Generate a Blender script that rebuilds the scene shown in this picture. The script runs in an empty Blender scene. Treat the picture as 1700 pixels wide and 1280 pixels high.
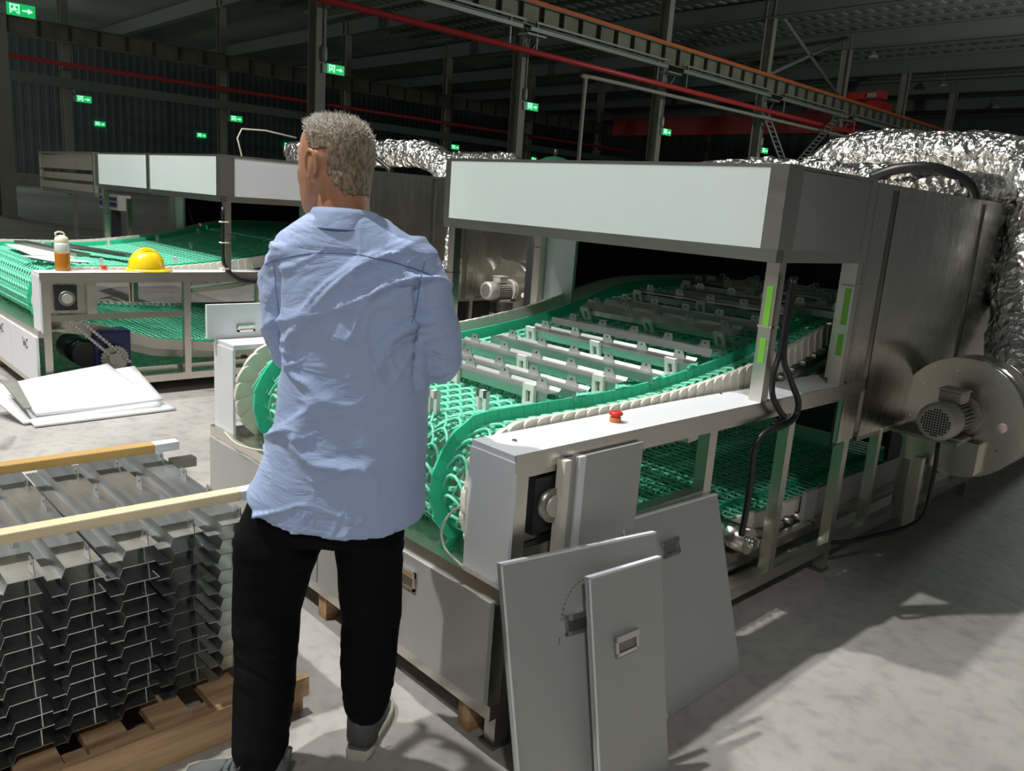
import bpy, math, random
from mathutils import Vector, Matrix, Euler, noise
from mathutils.bvhtree import BVHTree
random.seed(7)
COL = bpy.context.scene.collection
PI = math.pi

# ------------------------------------------------------------------ camera
YAW, PITCH, ROLL, FPX, CAMH = 0.803438, 0.219293, 0.0726297, 1347.0, 1.53
fw = Vector((-math.sin(YAW)*math.cos(PITCH), math.cos(YAW)*math.cos(PITCH), -math.sin(PITCH)))
r0 = Vector((math.cos(YAW), math.sin(YAW), 0)); u0 = r0.cross(fw)
rt = r0*math.cos(ROLL) + u0*math.sin(ROLL); up = rt.cross(fw)
cam = bpy.data.cameras.new('camera'); camo = bpy.data.objects.new('camera', cam); COL.objects.link(camo)
camo.matrix_world = Matrix(((rt.x, up.x, -fw.x, 0), (rt.y, up.y, -fw.y, 0), (rt.z, up.z, -fw.z, CAMH), (0, 0, 0, 1)))
cam.sensor_fit = 'HORIZONTAL'; cam.sensor_width = 36; cam.lens = 36*FPX/1700
cam.clip_start = .05; cam.clip_end = 400
bpy.context.scene.camera = camo
vs = bpy.context.scene.view_settings
vs.view_transform = 'Standard'; vs.look = 'None'; vs.gamma = 1; vs.exposure = 0.0; vs.use_curve_mapping = False

# ------------------------------------------------------------------ world and lights
world = bpy.data.worlds.new('world'); bpy.context.scene.world = world; world.use_nodes = True
bg = world.node_tree.nodes['Background']; bg.inputs[0].default_value = (.85, .95, .92, 1); bg.inputs[1].default_value = .055

def lamp(name, loc, target, power, size, color=(1, 1, 1), kind='AREA', spread=None):
    l = bpy.data.lights.new(name, kind); l.energy = power; l.color = color
    if kind == 'AREA':
        l.shape = 'DISK'; l.size = size
        if spread: l.spread = spread
    else:
        l.shadow_soft_size = size
        if kind == 'SPOT': l.spot_size = spread or 1.6; l.spot_blend = .5
    o = bpy.data.objects.new(name, l); COL.objects.link(o); o.location = loc
    d = Vector(target) - Vector(loc); o.rotation_euler = d.to_track_quat('-Z', 'Y').to_euler()
    return o
lamp('high_bay_light', (-4.6, -2.4, 8.6), (-2.6, 2.2, 0), 2650, .10, (1, .985, .96), 'SPOT', 2.5)
lamp('high_bay_light', (-4.4, 1.2, 8.8), (-2.6, 2.2, 0), 1900, .10, (1, .985, .96), 'SPOT', 2.5)
lamp('high_bay_light', (-7.6, -1.2, 8.6), (-7.0, 2.0, .8), 1700, .12, (1, .985, .96), 'SPOT', .95)
lamp('fill_spot', (2.2, -1.7, 5.5), (-1.75, 1.05, 1.25), 430, .2, (1, .985, .96), 'SPOT', .62)  # unseen fill, added to brighten the shirt back and leaning panels
lamp('hall_fill', (-3, 42, 9.5), (-30, 42, 12), 5200, .6, (.92, 1, .95), 'POINT')  # this and the next three: unseen fills added to brighten roof, columns and walls
lamp('hall_fill', (-46, 3.5, 10), (-40, 30, 8), 600, .5, (.92, 1, .95), 'POINT')
lamp('hall_fill', (-75, 4, 9), (-95, 30, 6), 2600, .5, (.9, 1, .98), 'POINT')  # added fill that lifts the dark back wall
lamp('hall_fill', (-8, -9, 12), (-40, 30, 8), 420, .5, (1, .97, .9), 'POINT')

# ------------------------------------------------------------------ materials
MATS = {}
def newmat(name):
    m = bpy.data.materials.new(name); m.use_nodes = True; MATS[name] = m
    n = m.node_tree.nodes; l = m.node_tree.links
    return m, n, l, n['Principled BSDF']
def simple(name, col, rough=.5, metal=0., emis=None, strength=1., sss=0., bump=None, var=None, trans=0., coat=0.):
    m, n, l, b = newmat(name)
    b.inputs['Base Color'].default_value = (*col, 1); b.inputs['Roughness'].default_value = rough
    b.inputs['Metallic'].default_value = metal
    if emis: b.inputs['Emission Color'].default_value = (*emis, 1); b.inputs['Emission Strength'].default_value = strength
    if sss: b.inputs['Subsurface Weight'].default_value = sss; b.inputs['Subsurface Radius'].default_value = (.02, .03, .02); b.inputs['Subsurface Scale'].default_value = .5
    if trans: b.inputs['Transmission Weight'].default_value = trans
    if coat: b.inputs['Coat Weight'].default_value = coat
    tc = n.new('ShaderNodeTexCoord')
    if bump:
        t = n.new('ShaderNodeTexNoise'); t.inputs['Scale'].default_value = bump[0]; t.inputs['Detail'].default_value = 6
        l.new(tc.outputs['Object'], t.inputs['Vector'])
        bp = n.new('ShaderNodeBump'); bp.inputs['Strength'].default_value = bump[1]; bp.inputs['Distance'].default_value = bump[2]
        l.new(t.outputs['Fac'], bp.inputs['Height']); l.new(bp.outputs['Normal'], b.inputs['Normal'])
    if var:
        t = n.new('ShaderNodeTexNoise'); t.inputs['Scale'].default_value = var[0]; t.inputs['Detail'].default_value = 5
        mp = n.new('ShaderNodeMapping'); mp.inputs['Scale'].default_value = var[3] if len(var) > 3 else (1, 1, 1)
        l.new(tc.outputs['Object'], mp.inputs['Vector']); l.new(mp.outputs['Vector'], t.inputs['Vector'])
        r = n.new('ShaderNodeValToRGB'); r.color_ramp.elements[0].position = .35; r.color_ramp.elements[1].position = .65
        r.color_ramp.elements[0].color = (*var[1], 1); r.color_ramp.elements[1].color = (*var[2], 1)
        l.new(t.outputs['Fac'], r.inputs['Fac']); l.new(r.outputs['Color'], b.inputs['Base Color'])
    return m
def steel(name, col, rough, streak=(3, 3, 18), amt=.045, wob=.10):
    m, n, l, b = newmat(name)
    b.inputs['Base Color'].default_value = (*col, 1); b.inputs['Metallic'].default_value = 1
    tc = n.new('ShaderNodeTexCoord'); mp = n.new('ShaderNodeMapping'); mp.inputs['Scale'].default_value = streak
    t = n.new('ShaderNodeTexNoise'); t.inputs['Scale'].default_value = 2.; t.inputs['Detail'].default_value = 4
    l.new(tc.outputs['Object'], mp.inputs['Vector']); l.new(mp.outputs['Vector'], t.inputs['Vector'])
    r = n.new('ShaderNodeMapRange'); r.inputs['To Min'].default_value = rough-amt; r.inputs['To Max'].default_value = rough+amt
    l.new(t.outputs['Fac'], r.inputs['Value']); l.new(r.outputs['Result'], b.inputs['Roughness'])
    t2 = n.new('ShaderNodeTexNoise'); t2.inputs['Scale'].default_value = 2.2; t2.inputs['Detail'].default_value = 1
    l.new(tc.outputs['Object'], t2.inputs['Vector'])
    bp = n.new('ShaderNodeBump'); bp.inputs['Strength'].default_value = wob; bp.inputs['Distance'].default_value = .05
    l.new(t2.outputs['Fac'], bp.inputs['Height']); l.new(bp.outputs['Normal'], b.inputs['Normal'])
    return m
STEEL = steel('stainless', (.66, .63, .57), .30)
STEELB = steel('stainless_sheet', (.66, .64, .58), .27, (9, 9, .6), .06, .22)
STEELD = steel('stainless_dark', (.34, .35, .31), .38)
STEELG = steel('galvanised_flight', (.60, .62, .60), .40, (2, 20, 8), .05, .05)
STEELP = steel('stacked_profile', (.72, .74, .74), .34, (2, 20, 8), .05, .05)
BRIGHT = simple('chrome', (.8, .8, .78), .12, 1)
LEANP = simple('panel_grey', (.40, .405, .39), .38, .1, var=(1.5, (.385, .39, .375), (.425, .43, .41), (1, 1, .25)))
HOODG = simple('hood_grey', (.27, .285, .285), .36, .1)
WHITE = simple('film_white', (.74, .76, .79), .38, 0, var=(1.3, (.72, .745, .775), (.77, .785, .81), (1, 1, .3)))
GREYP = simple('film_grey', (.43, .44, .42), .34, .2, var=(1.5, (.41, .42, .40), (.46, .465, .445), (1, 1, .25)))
HOODW = simple('film_pale', (.50, .56, .535), .42, 0, var=(1.2, (.485, .545, .52), (.52, .58, .555), (1, 1, .4)))
SHEETW = simple('white_sheet', (.80, .81, .83), .35)
GREEN = simple('green_plastic', (.20, .72, .50), .38, 0, sss=.25)
GUARD = simple('green_guard', (.05, .62, .38), .36, 0, sss=.25)
CREAM = simple('cream_plastic', (.70, .68, .58), .45, 0, sss=.2)
CLIP = simple('white_clip', (.80, .80, .74), .4)
BLACK = simple('black_rubber', (.012, .012, .014), .38)
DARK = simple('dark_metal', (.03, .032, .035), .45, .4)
DKGREEN = simple('dark_green_sheet', (.03, .12, .075), .25, .5)
RED = simple('red_plastic', (.65, .03, .02), .35)
ORANGEP = simple('orange_plastic', (.75, .22, .05), .4)
YELLOW = simple('yellow_helmet', (.92, .62, .01), .28, coat=.3)
BLUE = simple('blue_paint', (.01, .018, .10), .4)
GREYM = simple('motor_grey', (.50, .48, .44), .45, .3)
WOOD = simple('pale_timber', (.75, .60, .36), .6, var=(3, (.62, .46, .25), (.82, .68, .45), (1, .25, 6)), bump=(30, .2, .002))
WOODO = simple('ochre_timber', (.5, .3, .08), .6, var=(3, (.42, .24, .06), (.58, .37, .12), (1, .25, 6)), bump=(30, .2, .002))
WOODR = simple('rough_pallet_wood', (.5, .33, .18), .75, var=(5, (.28, .15, .07), (.62, .42, .24), (4, .4, 4)), bump=(18, .5, .006))
LIME = simple('lime_reflection', (.15, .42, .04), .35)  # colour of a green reflection in the hood posts
PAINTC = simple('column_paint', (.27, .27, .21), .6, var=(.8, (.24, .245, .19), (.30, .30, .24)))
GIRD = simple('girder_paint', (.24, .22, .15), .6, var=(.7, (.19, .18, .13), (.29, .265, .19)))
GIRDD = simple('stiffener_paint', (.08, .08, .065), .6)
ORAIL = simple('orange_rail', (.85, .16, .03), .5)
PRED = simple('red_pipe_paint', (.62, .05, .05), .4)
PWHITE = simple('pale_pipe_paint', (.40, .40, .32), .5)
TRAYM = simple('tray_zinc', (.34, .36, .35), .5, .3)
CLAD = simple('wall_cladding', (.10, .115, .12), .6, var=(.25, (.11, .125, .13), (.135, .15, .155)))
ROOFM = simple('roof_sheet', (.30, .33, .30), .6, var=(.15, (.24, .27, .25), (.36, .385, .35)))
RAFT = simple('rafter_paint', (.19, .21, .19), .6)
CRED = simple('crane_red', (.45, .03, .03), .5)
SIGNG = simple('exit_green', (.0, .12, .03), .4, emis=(.01, .42, .10), strength=1.1)
SIGNW = simple('exit_light', (.5, .9, .6), .4, emis=(.35, 1., .55), strength=1.5)
BLUEL = simple('blue_far_film', (.02, .05, .16), .5)
SKIN = simple('skin', (.42, .20, .115), .48, sss=.12, var=(9, (.37, .17, .095), (.47, .235, .14)), bump=(120, .12, .001))
LIP = simple('lips', (.32, .12, .09), .45)
EYEW = simple('eye', (.75, .72, .68), .25)
EYED = simple('iris', (.03, .015, .01), .2)
PANTS = simple('black_trousers', (.0035, .004, .0042), .85, bump=(14, .3, .006))
PANTS.node_tree.nodes['Principled BSDF'].inputs['Specular IOR Level'].default_value = .12
SHOEG = simple('grey_mesh', (.10, .11, .11), .85, bump=(220, .6, .002))
SHOES = simple('pale_sole', (.55, .52, .42), .6)
TEA = simple('tea', (.42, .16, .015), .15)
BOTC = simple('clear_bottle', (.62, .68, .60), .15)
BOTCAP = simple('cream_cap', (.78, .74, .55), .4)
WIREW = simple('white_wire', (.62, .64, .52), .5)

def hairmat(name, a, b_):
    m, n, l, b = newmat(name); b.inputs['Roughness'].default_value = .55
    tc = n.new('ShaderNodeTexCoord'); t = n.new('ShaderNodeTexNoise'); t.inputs['Scale'].default_value = 140; t.inputs['Detail'].default_value = 4
    mp = n.new('ShaderNodeMapping'); mp.inputs['Scale'].default_value = (1, 1, .5)
    l.new(tc.outputs['Object'], mp.inputs['Vector']); l.new(mp.outputs['Vector'], t.inputs['Vector'])
    r = n.new('ShaderNodeValToRGB'); r.color_ramp.elements[0].position = .38; r.color_ramp.elements[1].position = .62
    r.color_ramp.elements[0].color = (*a, 1); r.color_ramp.elements[1].color = (*b_, 1)
    l.new(t.outputs['Fac'], r.inputs['Fac']); l.new(r.outputs['Color'], b.inputs['Base Color'])
    bp = n.new('ShaderNodeBump'); bp.inputs['Strength'].default_value = .8; bp.inputs['Distance'].default_value = .004
    l.new(t.outputs['Fac'], bp.inputs['Height']); l.new(bp.outputs['Normal'], b.inputs['Normal'])
    return m
HAIRS = hairmat('short_side_hair', (.10, .072, .042), (.27, .21, .14))
HAIRT = simple('silver_strands', (.46, .43, .37), .5)

def shirtmat():
    m, n, l, b = newmat('blue_shirt_cloth')
    b.inputs['Roughness'].default_value = .72; b.inputs['Sheen Weight'].default_value = .15
    tc = n.new('ShaderNodeTexCoord')
    t = n.new('ShaderNodeTexNoise'); t.inputs['Scale'].default_value = 260; l.new(tc.outputs['Object'], t.inputs['Vector'])
    r = n.new('ShaderNodeValToRGB'); r.color_ramp.elements[0].color = (.31, .405, .635, 1); r.color_ramp.elements[1].color = (.385, .49, .73, 1)
    l.new(t.outputs['Fac'], r.inputs['Fac']); l.new(r.outputs['Color'], b.inputs['Base Color'])
    mp = n.new('ShaderNodeMapping'); mp.inputs['Rotation'].default_value = (0, .7, .8); mp.inputs['Scale'].default_value = (1, 1, 2.6)
    t2 = n.new('ShaderNodeTexNoise'); t2.inputs['Scale'].default_value = 7; t2.inputs['Detail'].default_value = 3; t2.inputs['Distortion'].default_value = .8
    l.new(tc.outputs['Object'], mp.inputs['Vector']); l.new(mp.outputs['Vector'], t2.inputs['Vector'])
    bp = n.new('ShaderNodeBump'); bp.inputs['Strength'].default_value = .8; bp.inputs['Distance'].default_value = .014
    l.new(t2.outputs['Fac'], bp.inputs['Height']); l.new(bp.outputs['Normal'], b.inputs['Normal'])
    return m
SHIRT = shirtmat()
SEAM = simple('seam_thread', (.16, .22, .42), .7)

def foilmat():
    m, n, l, b = newmat('crumpled_foil')
    b.inputs['Base Color'].default_value = (.86, .86, .83, 1); b.inputs['Metallic'].default_value = 1; b.inputs['Roughness'].default_value = .2
    tc = n.new('ShaderNodeTexCoord')
    v = n.new('ShaderNodeTexVoronoi'); v.inputs['Scale'].default_value = 22; v.feature = 'F1'
    t = n.new('ShaderNodeTexNoise'); t.inputs['Scale'].default_value = 9; t.inputs['Detail'].default_value = 6
    l.new(tc.outputs['Object'], t.inputs['Vector'])
    mx = n.new('ShaderNodeVectorMath'); mx.operation = 'MULTIPLY_ADD'; mx.inputs[1].default_value = (.12, .12, .12)
    l.new(t.outputs['Color'], mx.inputs[0]); l.new(tc.outputs['Object'], mx.inputs[2]); l.new(mx.outputs[0], v.inputs['Vector'])
    bp = n.new('ShaderNodeBump'); bp.inputs['Strength'].default_value = .9; bp.inputs['Distance'].default_value = .03
    l.new(v.outputs['Distance'], bp.inputs['Height']); l.new(bp.outputs['Normal'], b.inputs['Normal'])
    return m
FOIL = foilmat()

def floormat():
    m, n, l, b = newmat('concrete_floor')
    tc = n.new('ShaderNodeTexCoord')
    t = n.new('ShaderNodeTexNoise'); t.inputs['Scale'].default_value = .9; t.inputs['Detail'].default_value = 9; t.inputs['Roughness'].default_value = .62
    l.new(tc.outputs['Object'], t.inputs['Vector'])
    r = n.new('ShaderNodeValToRGB'); e = r.color_ramp.elements
    e[0].position = .30; e[0].color = (.29, .27, .25, 1); e[1].position = .66; e[1].color = (.46, .435, .41, 1)
    l.new(t.outputs['Fac'], r.inputs['Fac'])
    t2 = n.new('ShaderNodeTexNoise'); t2.inputs['Scale'].default_value = 14; t2.inputs['Detail'].default_value = 8
    l.new(tc.outputs['Object'], t2.inputs['Vector'])
    r2 = n.new('ShaderNodeValToRGB'); r2.color_ramp.elements[0].position = .30; r2.color_ramp.elements[0].color = (.80, .80, .80, 1); r2.color_ramp.elements[1].position = .52
    l.new(t2.outputs['Fac'], r2.inputs['Fac'])
    mx = n.new('ShaderNodeMix'); mx.data_type = 'RGBA'; mx.blend_type = 'MULTIPLY'; mx.inputs[0].default_value = 1
    l.new(r.outputs['Color'], mx.inputs[6]); l.new(r2.outputs['Color'], mx.inputs[7])
    # dark scuff stains
    t3 = n.new('ShaderNodeTexNoise'); t3.inputs['Scale'].default_value = 2.6; t3.inputs['Detail'].default_value = 7; t3.inputs['Distortion'].default_value = 1.2
    l.new(tc.outputs['Object'], t3.inputs['Vector'])
    r3 = n.new('ShaderNodeValToRGB'); r3.color_ramp.elements[0].position = .62; r3.color_ramp.elements[0].color = (1, 1, 1, 1); r3.color_ramp.elements[1].position = .74; r3.color_ramp.elements[1].color = (.55, .55, .53, 1)
    l.new(t3.outputs['Fac'], r3.inputs['Fac'])
    mx2 = n.new('ShaderNodeMix'); mx2.data_type = 'RGBA'; mx2.blend_type = 'MULTIPLY'; mx2.inputs[0].default_value = 1
    l.new(mx.outputs[2], mx2.inputs[6]); l.new(r3.outputs['Color'], mx2.inputs[7]); l.new(mx2.outputs[2], b.inputs['Base Color'])
    b.inputs['Roughness'].default_value = .55
    bp = n.new('ShaderNodeBump'); bp.inputs['Strength'].default_value = .25; bp.inputs['Distance'].default_value = .01
    l.new(t2.outputs['Fac'], bp.inputs['Height']); l.new(bp.outputs['Normal'], b.inputs['Normal'])
    return m
FLOOR = floormat()

# ------------------------------------------------------------------ helpers
def wloc(o):
    v = Vector((0, 0, 0))
    while o: v = v + o.location; o = o.parent
    return v
class MB:
    def __init__(s): s.v = []; s.f = []; s.sm = []
    def add(s, vs, fs, smooth=False):
        b = len(s.v); s.v += [Vector(p) for p in vs]; s.f += [tuple(b+i for i in f) for f in fs]; s.sm += [smooth]*len(fs); return s
    def box(s, x0, x1, y0, y1, z0, z1, M=None):
        p = [(x, y, z) for x in (x0, x1) for y in (y0, y1) for z in (z0, z1)]
        if M: p = [M @ Vector(q) for q in p]
        return s.add(p, [(0, 1, 3, 2), (4, 6, 7, 5), (0, 4, 5, 1), (2, 3, 7, 6), (0, 2, 6, 4), (1, 5, 7, 3)])
    def tube(s, path, r, seg=8, closed=False, cap=True, ry=None):
        path = [Vector(p) for p in path]; n = len(path); rings = []
        prev = None
        for i, p in enumerate(path):
            if closed: t = path[(i+1) % n]-path[i-1]
            else: t = path[min(i+1, n-1)]-path[max(i-1, 0)]
            t.normalize()
            if prev is None:
                a = Vector((0, 0, 1)) if abs(t.z) < .9 else Vector((1, 0, 0))
                nn = (a - t*a.dot(t)).normalized()
            else:
                nn = (prev - t*prev.dot(t)).normalized()
            prev = nn; bb = t.cross(nn); rr = r[i] if isinstance(r, (list, tuple)) else r
            rings.append([p + nn*rr*math.cos(2*PI*k/seg) + bb*rr*math.sin(2*PI*k/seg) for k in range(seg)])
        return s.loft(rings, closed, cap)
    def loft(s, rings, closed=False, cap=True, smooth=True):
        b = len(s.v); m = len(rings[0]); n = len(rings)
        for r in rings: s.v += [Vector(p) for p in r]
        for i in range(n if closed else n-1):
            for k in range(m):
                a0 = b+i*m+k; a1 = b+i*m+(k+1) % m; c0 = b+((i+1) % n)*m+k; c1 = b+((i+1) % n)*m+(k+1) % m
                s.f.append((a0, a1, c1, c0)); s.sm.append(smooth)
        if cap and not closed:
            s.f.append(tuple(b+k for k in range(m))[::-1]); s.sm.append(False)
            s.f.append(tuple(b+(n-1)*m+k for k in range(m))); s.sm.append(False)
        return s
    def cyl(s, a, b, r, seg=24, r2=None):
        return s.tube([a, b], [r, r if r2 is None else r2], seg)
    def lathe(s, prof, seg=24, c=(0, 0, 0), cap=True):
        return s.loft([[(c[0]+r*math.cos(2*PI*k/seg), c[1]+r*math.sin(2*PI*k/seg), c[2]+z) for k in range(seg)] for r, z in prof], cap=cap)
    def prism(s, poly, axis, a0, a1):
        def P(u, v, w): return {'x': (w, u, v), 'y': (u, w, v), 'z': (u, v, w)}[axis]
        m = len(poly); vs = [P(u, v, a0) for u, v in poly]+[P(u, v, a1) for u, v in poly]
        fs = [tuple(range(m))[::-1], tuple(range(m, 2*m))]+[(k, (k+1) % m, m+(k+1) % m, m+k) for k in range(m)]
        return s.add(vs, fs)
    def xf(s, M): s.v = [M @ p for p in s.v]; return s
    def mesh(s, name, mat, off=Vector((0, 0, 0))):
        me = bpy.data.meshes.new(name); me.from_pydata([tuple(p-off) for p in s.v], [], s.f)
        me.polygons.foreach_set('use_smooth', s.sm); me.materials.append(mat)
        import bmesh as _b
        bm = _b.new(); bm.from_mesh(me); _b.ops.recalc_face_normals(bm, faces=bm.faces); bm.to_mesh(me); bm.free()
        me.update(); return me
    def build(s, name, mat, parent=None, local=False, bevel=0):
        off = Vector((0, 0, 0)) if local else wloc(parent)
        o = bpy.data.objects.new(name, s.mesh(name, mat, off)); COL.objects.link(o); o.parent = parent
        if bevel:
            b = o.modifiers.new('bevel', 'BEVEL'); b.width = bevel; b.segments = 2; b.limit_method = 'ANGLE'
        return o
def thing(name, loc, label, cat, group=None, rz=0):
    o = bpy.data.objects.new(name, None); COL.objects.link(o); o.location = loc; o.rotation_euler.z = rz
    o.empty_display_size = .1
    return tag(o, label, cat, group)
def tag(o, label, cat, group=None):
    o['label'] = label; o['category'] = cat
    if group: o['group'] = group
    return o
def struct(o): o['kind'] = 'structure'; return o
JR = random.Random(11)
def bx(name, x0, x1, y0, y1, z0, z1, mat, parent=None, bevel=0):
    e = JR.uniform(.00015, .0011)       # members never share a plane exactly
    x0, x1, y0, y1, z0, z1 = min(x0, x1)-e, max(x0, x1)+e, min(y0, y1)-e, max(y0, y1)+e, min(z0, z1)-e*.5, max(z0, z1)+e*.5
    return MB().box(min(x0, x1), max(x0, x1), min(y0, y1), max(y0, y1), min(z0, z1), max(z0, z1)).build(name, mat, parent, bevel=bevel)
def dup(root, loc=None, rot=None, label=None, group=None, parent=None):
    r = root.copy(); COL.objects.link(r)
    if parent is not None: r.parent = parent
    if loc is not None: r.location = loc
    if rot is not None: r.rotation_euler = rot
    if label: r['label'] = label
    if group: r['group'] = group
    for ch in list(root.children):
        c = ch.copy(); COL.objects.link(c); c.parent = r
        for g in list(ch.children):
            d = g.copy(); COL.objects.link(d); d.parent = c
    return r
def ring(c, a, b, rx, ry, seg=24, e=2.0):
    "super-ellipse ring around c in the plane of unit vectors a, b"
    out = []
    for k in range(seg):
        t = 2*PI*k/seg; cc, ss = math.cos(t), math.sin(t)
        out.append(Vector(c)+Vector(a)*rx*math.copysign(abs(cc)**(2/e), cc)+Vector(b)*ry*math.copysign(abs(ss)**(2/e), ss))
    return out
def smoothpath(pts, n=6):
    pts = [Vector(p) for p in pts]; out = []
    for i in range(len(pts)-1):
        p0 = pts[max(i-1, 0)]; p1 = pts[i]; p2 = pts[i+1]; p3 = pts[min(i+2, len(pts)-1)]
        for k in range(n):
            t = k/n; out.append(.5*((2*p1)+(p2-p0)*t+(2*p0-5*p1+4*p2-p3)*t*t+(3*p1-p0-3*p2+p3)*t**3))
    out.append(pts[-1]); return out
def remeshed(mb, voxel, smooth_iters=4):
    me = mb.mesh('tmp', SKIN); o = bpy.data.objects.new('tmp', me); COL.objects.link(o)
    r = o.modifiers.new('r', 'REMESH'); r.mode = 'VOXEL'; r.voxel_size = voxel; r.use_smooth_shade = True
    if smooth_iters:
        s = o.modifiers.new('s', 'SMOOTH'); s.iterations = smooth_iters; s.factor = .6
    dg = bpy.context.evaluated_depsgraph_get(); dg.update()
    out = bpy.data.meshes.new_from_object(o.evaluated_get(dg)); bpy.data.objects.remove(o)
    return out
def meshobj(me, name, mat, parent):
    off = wloc(parent)
    me.transform(Matrix.Translation(-off)); me.materials.clear(); me.materials.append(mat)
    me.polygons.foreach_set('use_smooth', [True]*len(me.polygons))
    o = bpy.data.objects.new(name, me); COL.objects.link(o); o.parent = parent; return o

# ================================================================== SETTING
struct(MB().box(-100, 14, -16, 110, -.3, 0).build('floor', FLOOR))
# back wall of corrugated cladding, far away
mb = MB(); prof = []
y = -16.0
while y < 110:
    prof += [(y, 0), (y+.4, 0), (y+.5, .05), (y+.75, .05)]; y += .8
vsx = [(-97+d, yy, z) for z in (0, 17) for yy, d in prof]; m_ = len(prof)
mb.add(vsx, [(k, k+1, m_+k+1, m_+k) for k in range(m_-1)])
WB = struct(mb.build('wall_back', CLAD))
bx('wall_plinth', -96.8, -96.5, -16, 110, 0, 1.1, GIRD, WB)
struct(MB().box(-100, 6, 109, 109.3, 0, 17).build('wall_right', CLAD))
RO = MB(); x = -98.0
prof = []
while x < -2: prof += [(x, 15.6), (x+.35, 15.6), (x+.45, 15.66), (x+.75, 15.66)]; x += .9
m_ = len(prof)
RO.add([(xx, yy, z) for yy in (-16, 110) for xx, z in prof], [(k, k+1, m_+k+1, m_+k) for k in range(m_-1)])
CEIL = struct(RO.build('ceiling', ROOFM))
for i in range(48):
    yy = 8+i*2.1
    bx('purlin', -64, -6, yy, yy+.12, 15.35, 15.6, RAFT, CEIL)
FRY = [6.3+10.83*n for n in range(-1, 9)]
for yy in FRY:
    if yy > 20:
        bx('rafter', -96, -6, yy-.15, yy+.15, 14.3, 15.35, RAFT, CEIL)
        bx('rafter_flange', -96, -6, yy-.3, yy+.3, 14.24, 14.3, RAFT, CEIL)

def hcol(x, yy, h, w, d, lab, mat=PAINTC):
    t = thing('steel_column', (x, yy, 0), lab, 'column', 'steel columns of the hall')
    bx('flange', x+d/2-.03, x+d/2, yy-w/2, yy+w/2, 0, h, mat, t)
    bx('flange', x-d/2, x-d/2+.03, yy-w/2, yy+w/2, 0, h, mat, t)
    bx('web', x-d/2+.03, x+d/2-.03, yy-.012, yy+.012, 0, h, mat, t)
    bx('base_plate', x-d/2-.08, x+d/2+.08, yy-w/2-.08, yy+w/2+.08, 0, .04, mat, t)
    return t
labs = ['grey steel column at the far left edge of the picture beside the big exit sign',
        'tall grey steel column rising behind the head of the man',
        'grey steel column above the foil elbow with an exit sign on it',
        'grey steel column behind the pale hood holding the pipe end',
        'grey steel column behind the hood, left of the two ladders',
        'grey steel column behind the foil duct at the right',
        'second last column of the near row, far right', 'last column of the near row, far right']
for n in range(8):
    hcol(-30, 6.3+10.83*n, 15.3, .42, .62, labs[n])
labs = ['dark column of the far row, left of the first pale hood', 'dark column of the far row carrying a small bracket',
        'dark column of the far row just right of the head', 'dark column of the far row in the gap above the foil elbow',
        'dark column of the far row left of the rising pipe', 'dark column of the far row near the red crane',
        'dark far row column left of the crane trolley', 'dark far row column behind the crane trolley']
for n in range(8):
    hcol(-63, 17.1+10.83*(n-0), 15.3, .5, .7, labs[n])

def girder(x, y0, y1, zt, h, name_lab, rail):
    t = thing('crane_girder', (x, y0, zt-h), name_lab, 'girder')
    bx('top_flange', x-.3, x+.3, y0, y1, zt-.06, zt, GIRD, t)
    bx('bottom_flange', x-.3, x+.3, y0, y1, zt-h, zt-h+.06, GIRD, t)
    bx('web', x-.02, x+.02, y0, y1, zt-h+.06, zt-.06, GIRD, t)
    i = 0; yy = y0+.4
    me = None
    while yy < y1:
        if me is None:
            o = bx('stiffener', x+.02, x+.26, yy, yy+.04, zt-h+.06, zt-.06, GIRDD, t); me = o; base = yy
        else:
            c = me.copy(); COL.objects.link(c); c.location.y = me.location.y+(yy-base); 
        yy += 1.35 if x > -40 else 1.8
    if rail: bx('crane_rail', x-.06, x+.14, y0, y1, zt, zt+.2, ORAIL, t)
    return t
girder(-29.55, 12, 84, 10.65, 1.0, 'long crane girder with orange rail on the near column row', True)
girder(-62.3, 6, 100, 10.9, 1.1, 'dark long crane girder on the far column row', False)
o = bx('wall_girt', -62.6, -62.3, 6, 100, 7.0, 7.6, RAFT); tag(o, 'dark long horizontal beam below the far crane girder', 'beam')
o = MB().tube([(-29.0, 4, 8.45), (-29.0, 90, 8.55)], .14, 10).build('sprinkler_pipe', PRED); tag(o, 'long red pipe running along the near column row', 'pipe')
o = MB().tube(smoothpath([(-29.0, 31.5, 0), (-29.0, 31.5, 1.8), (-29.0, 31.5, 7.2), (-29.0, 31.6, 7.85), (-29, 32.2, 8.0), (-29, 44, 8.05), (-29, 80, 8.2)], 4), .1, 8).build('drain_pipe', PWHITE); tag(o, 'pale pipe that rises from the hood and turns along the columns', 'pipe')
o = MB().tube([(-60.9, 6, 8.3), (-60.9, 100, 8.3)], .14, 8).build('sprinkler_pipe', CRED); tag(o, 'dim red pipe running along the far column row', 'pipe')
for i, (a, b) in enumerate(((13, 27), (27.5, 38), (39.5, 49), (50.5, 60), (61, 71))):
    t = thing('cable_tray', (-29.2, a, 9.5), ['grey cable tray at the top left of the column row', 'grey cable tray above the pale hood, second from the left', 'grey cable tray above the right part of the pale hood', 'grey cable tray above the two ladders', 'grey cable tray furthest to the right above the foil'][i], 'cable tray', 'cable trays under the crane girder')
    bx('tray_side', -29.0, -28.94, a, b, 9.36, 9.54, TRAYM, t); bx('tray_floor', -29.2, -29.0, a, b, 9.36, 9.40, TRAYM, t)
    bx('upper_rail', -29.2, -29.1, a+.5, b+.3, 9.76, 9.86, TRAYM, t)
    for yy in (a+.6, b-.6):
        bx('hanger', -29.2, -29.14, yy, yy+.06, 8.5, 9.8, TRAYM, t)
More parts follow.
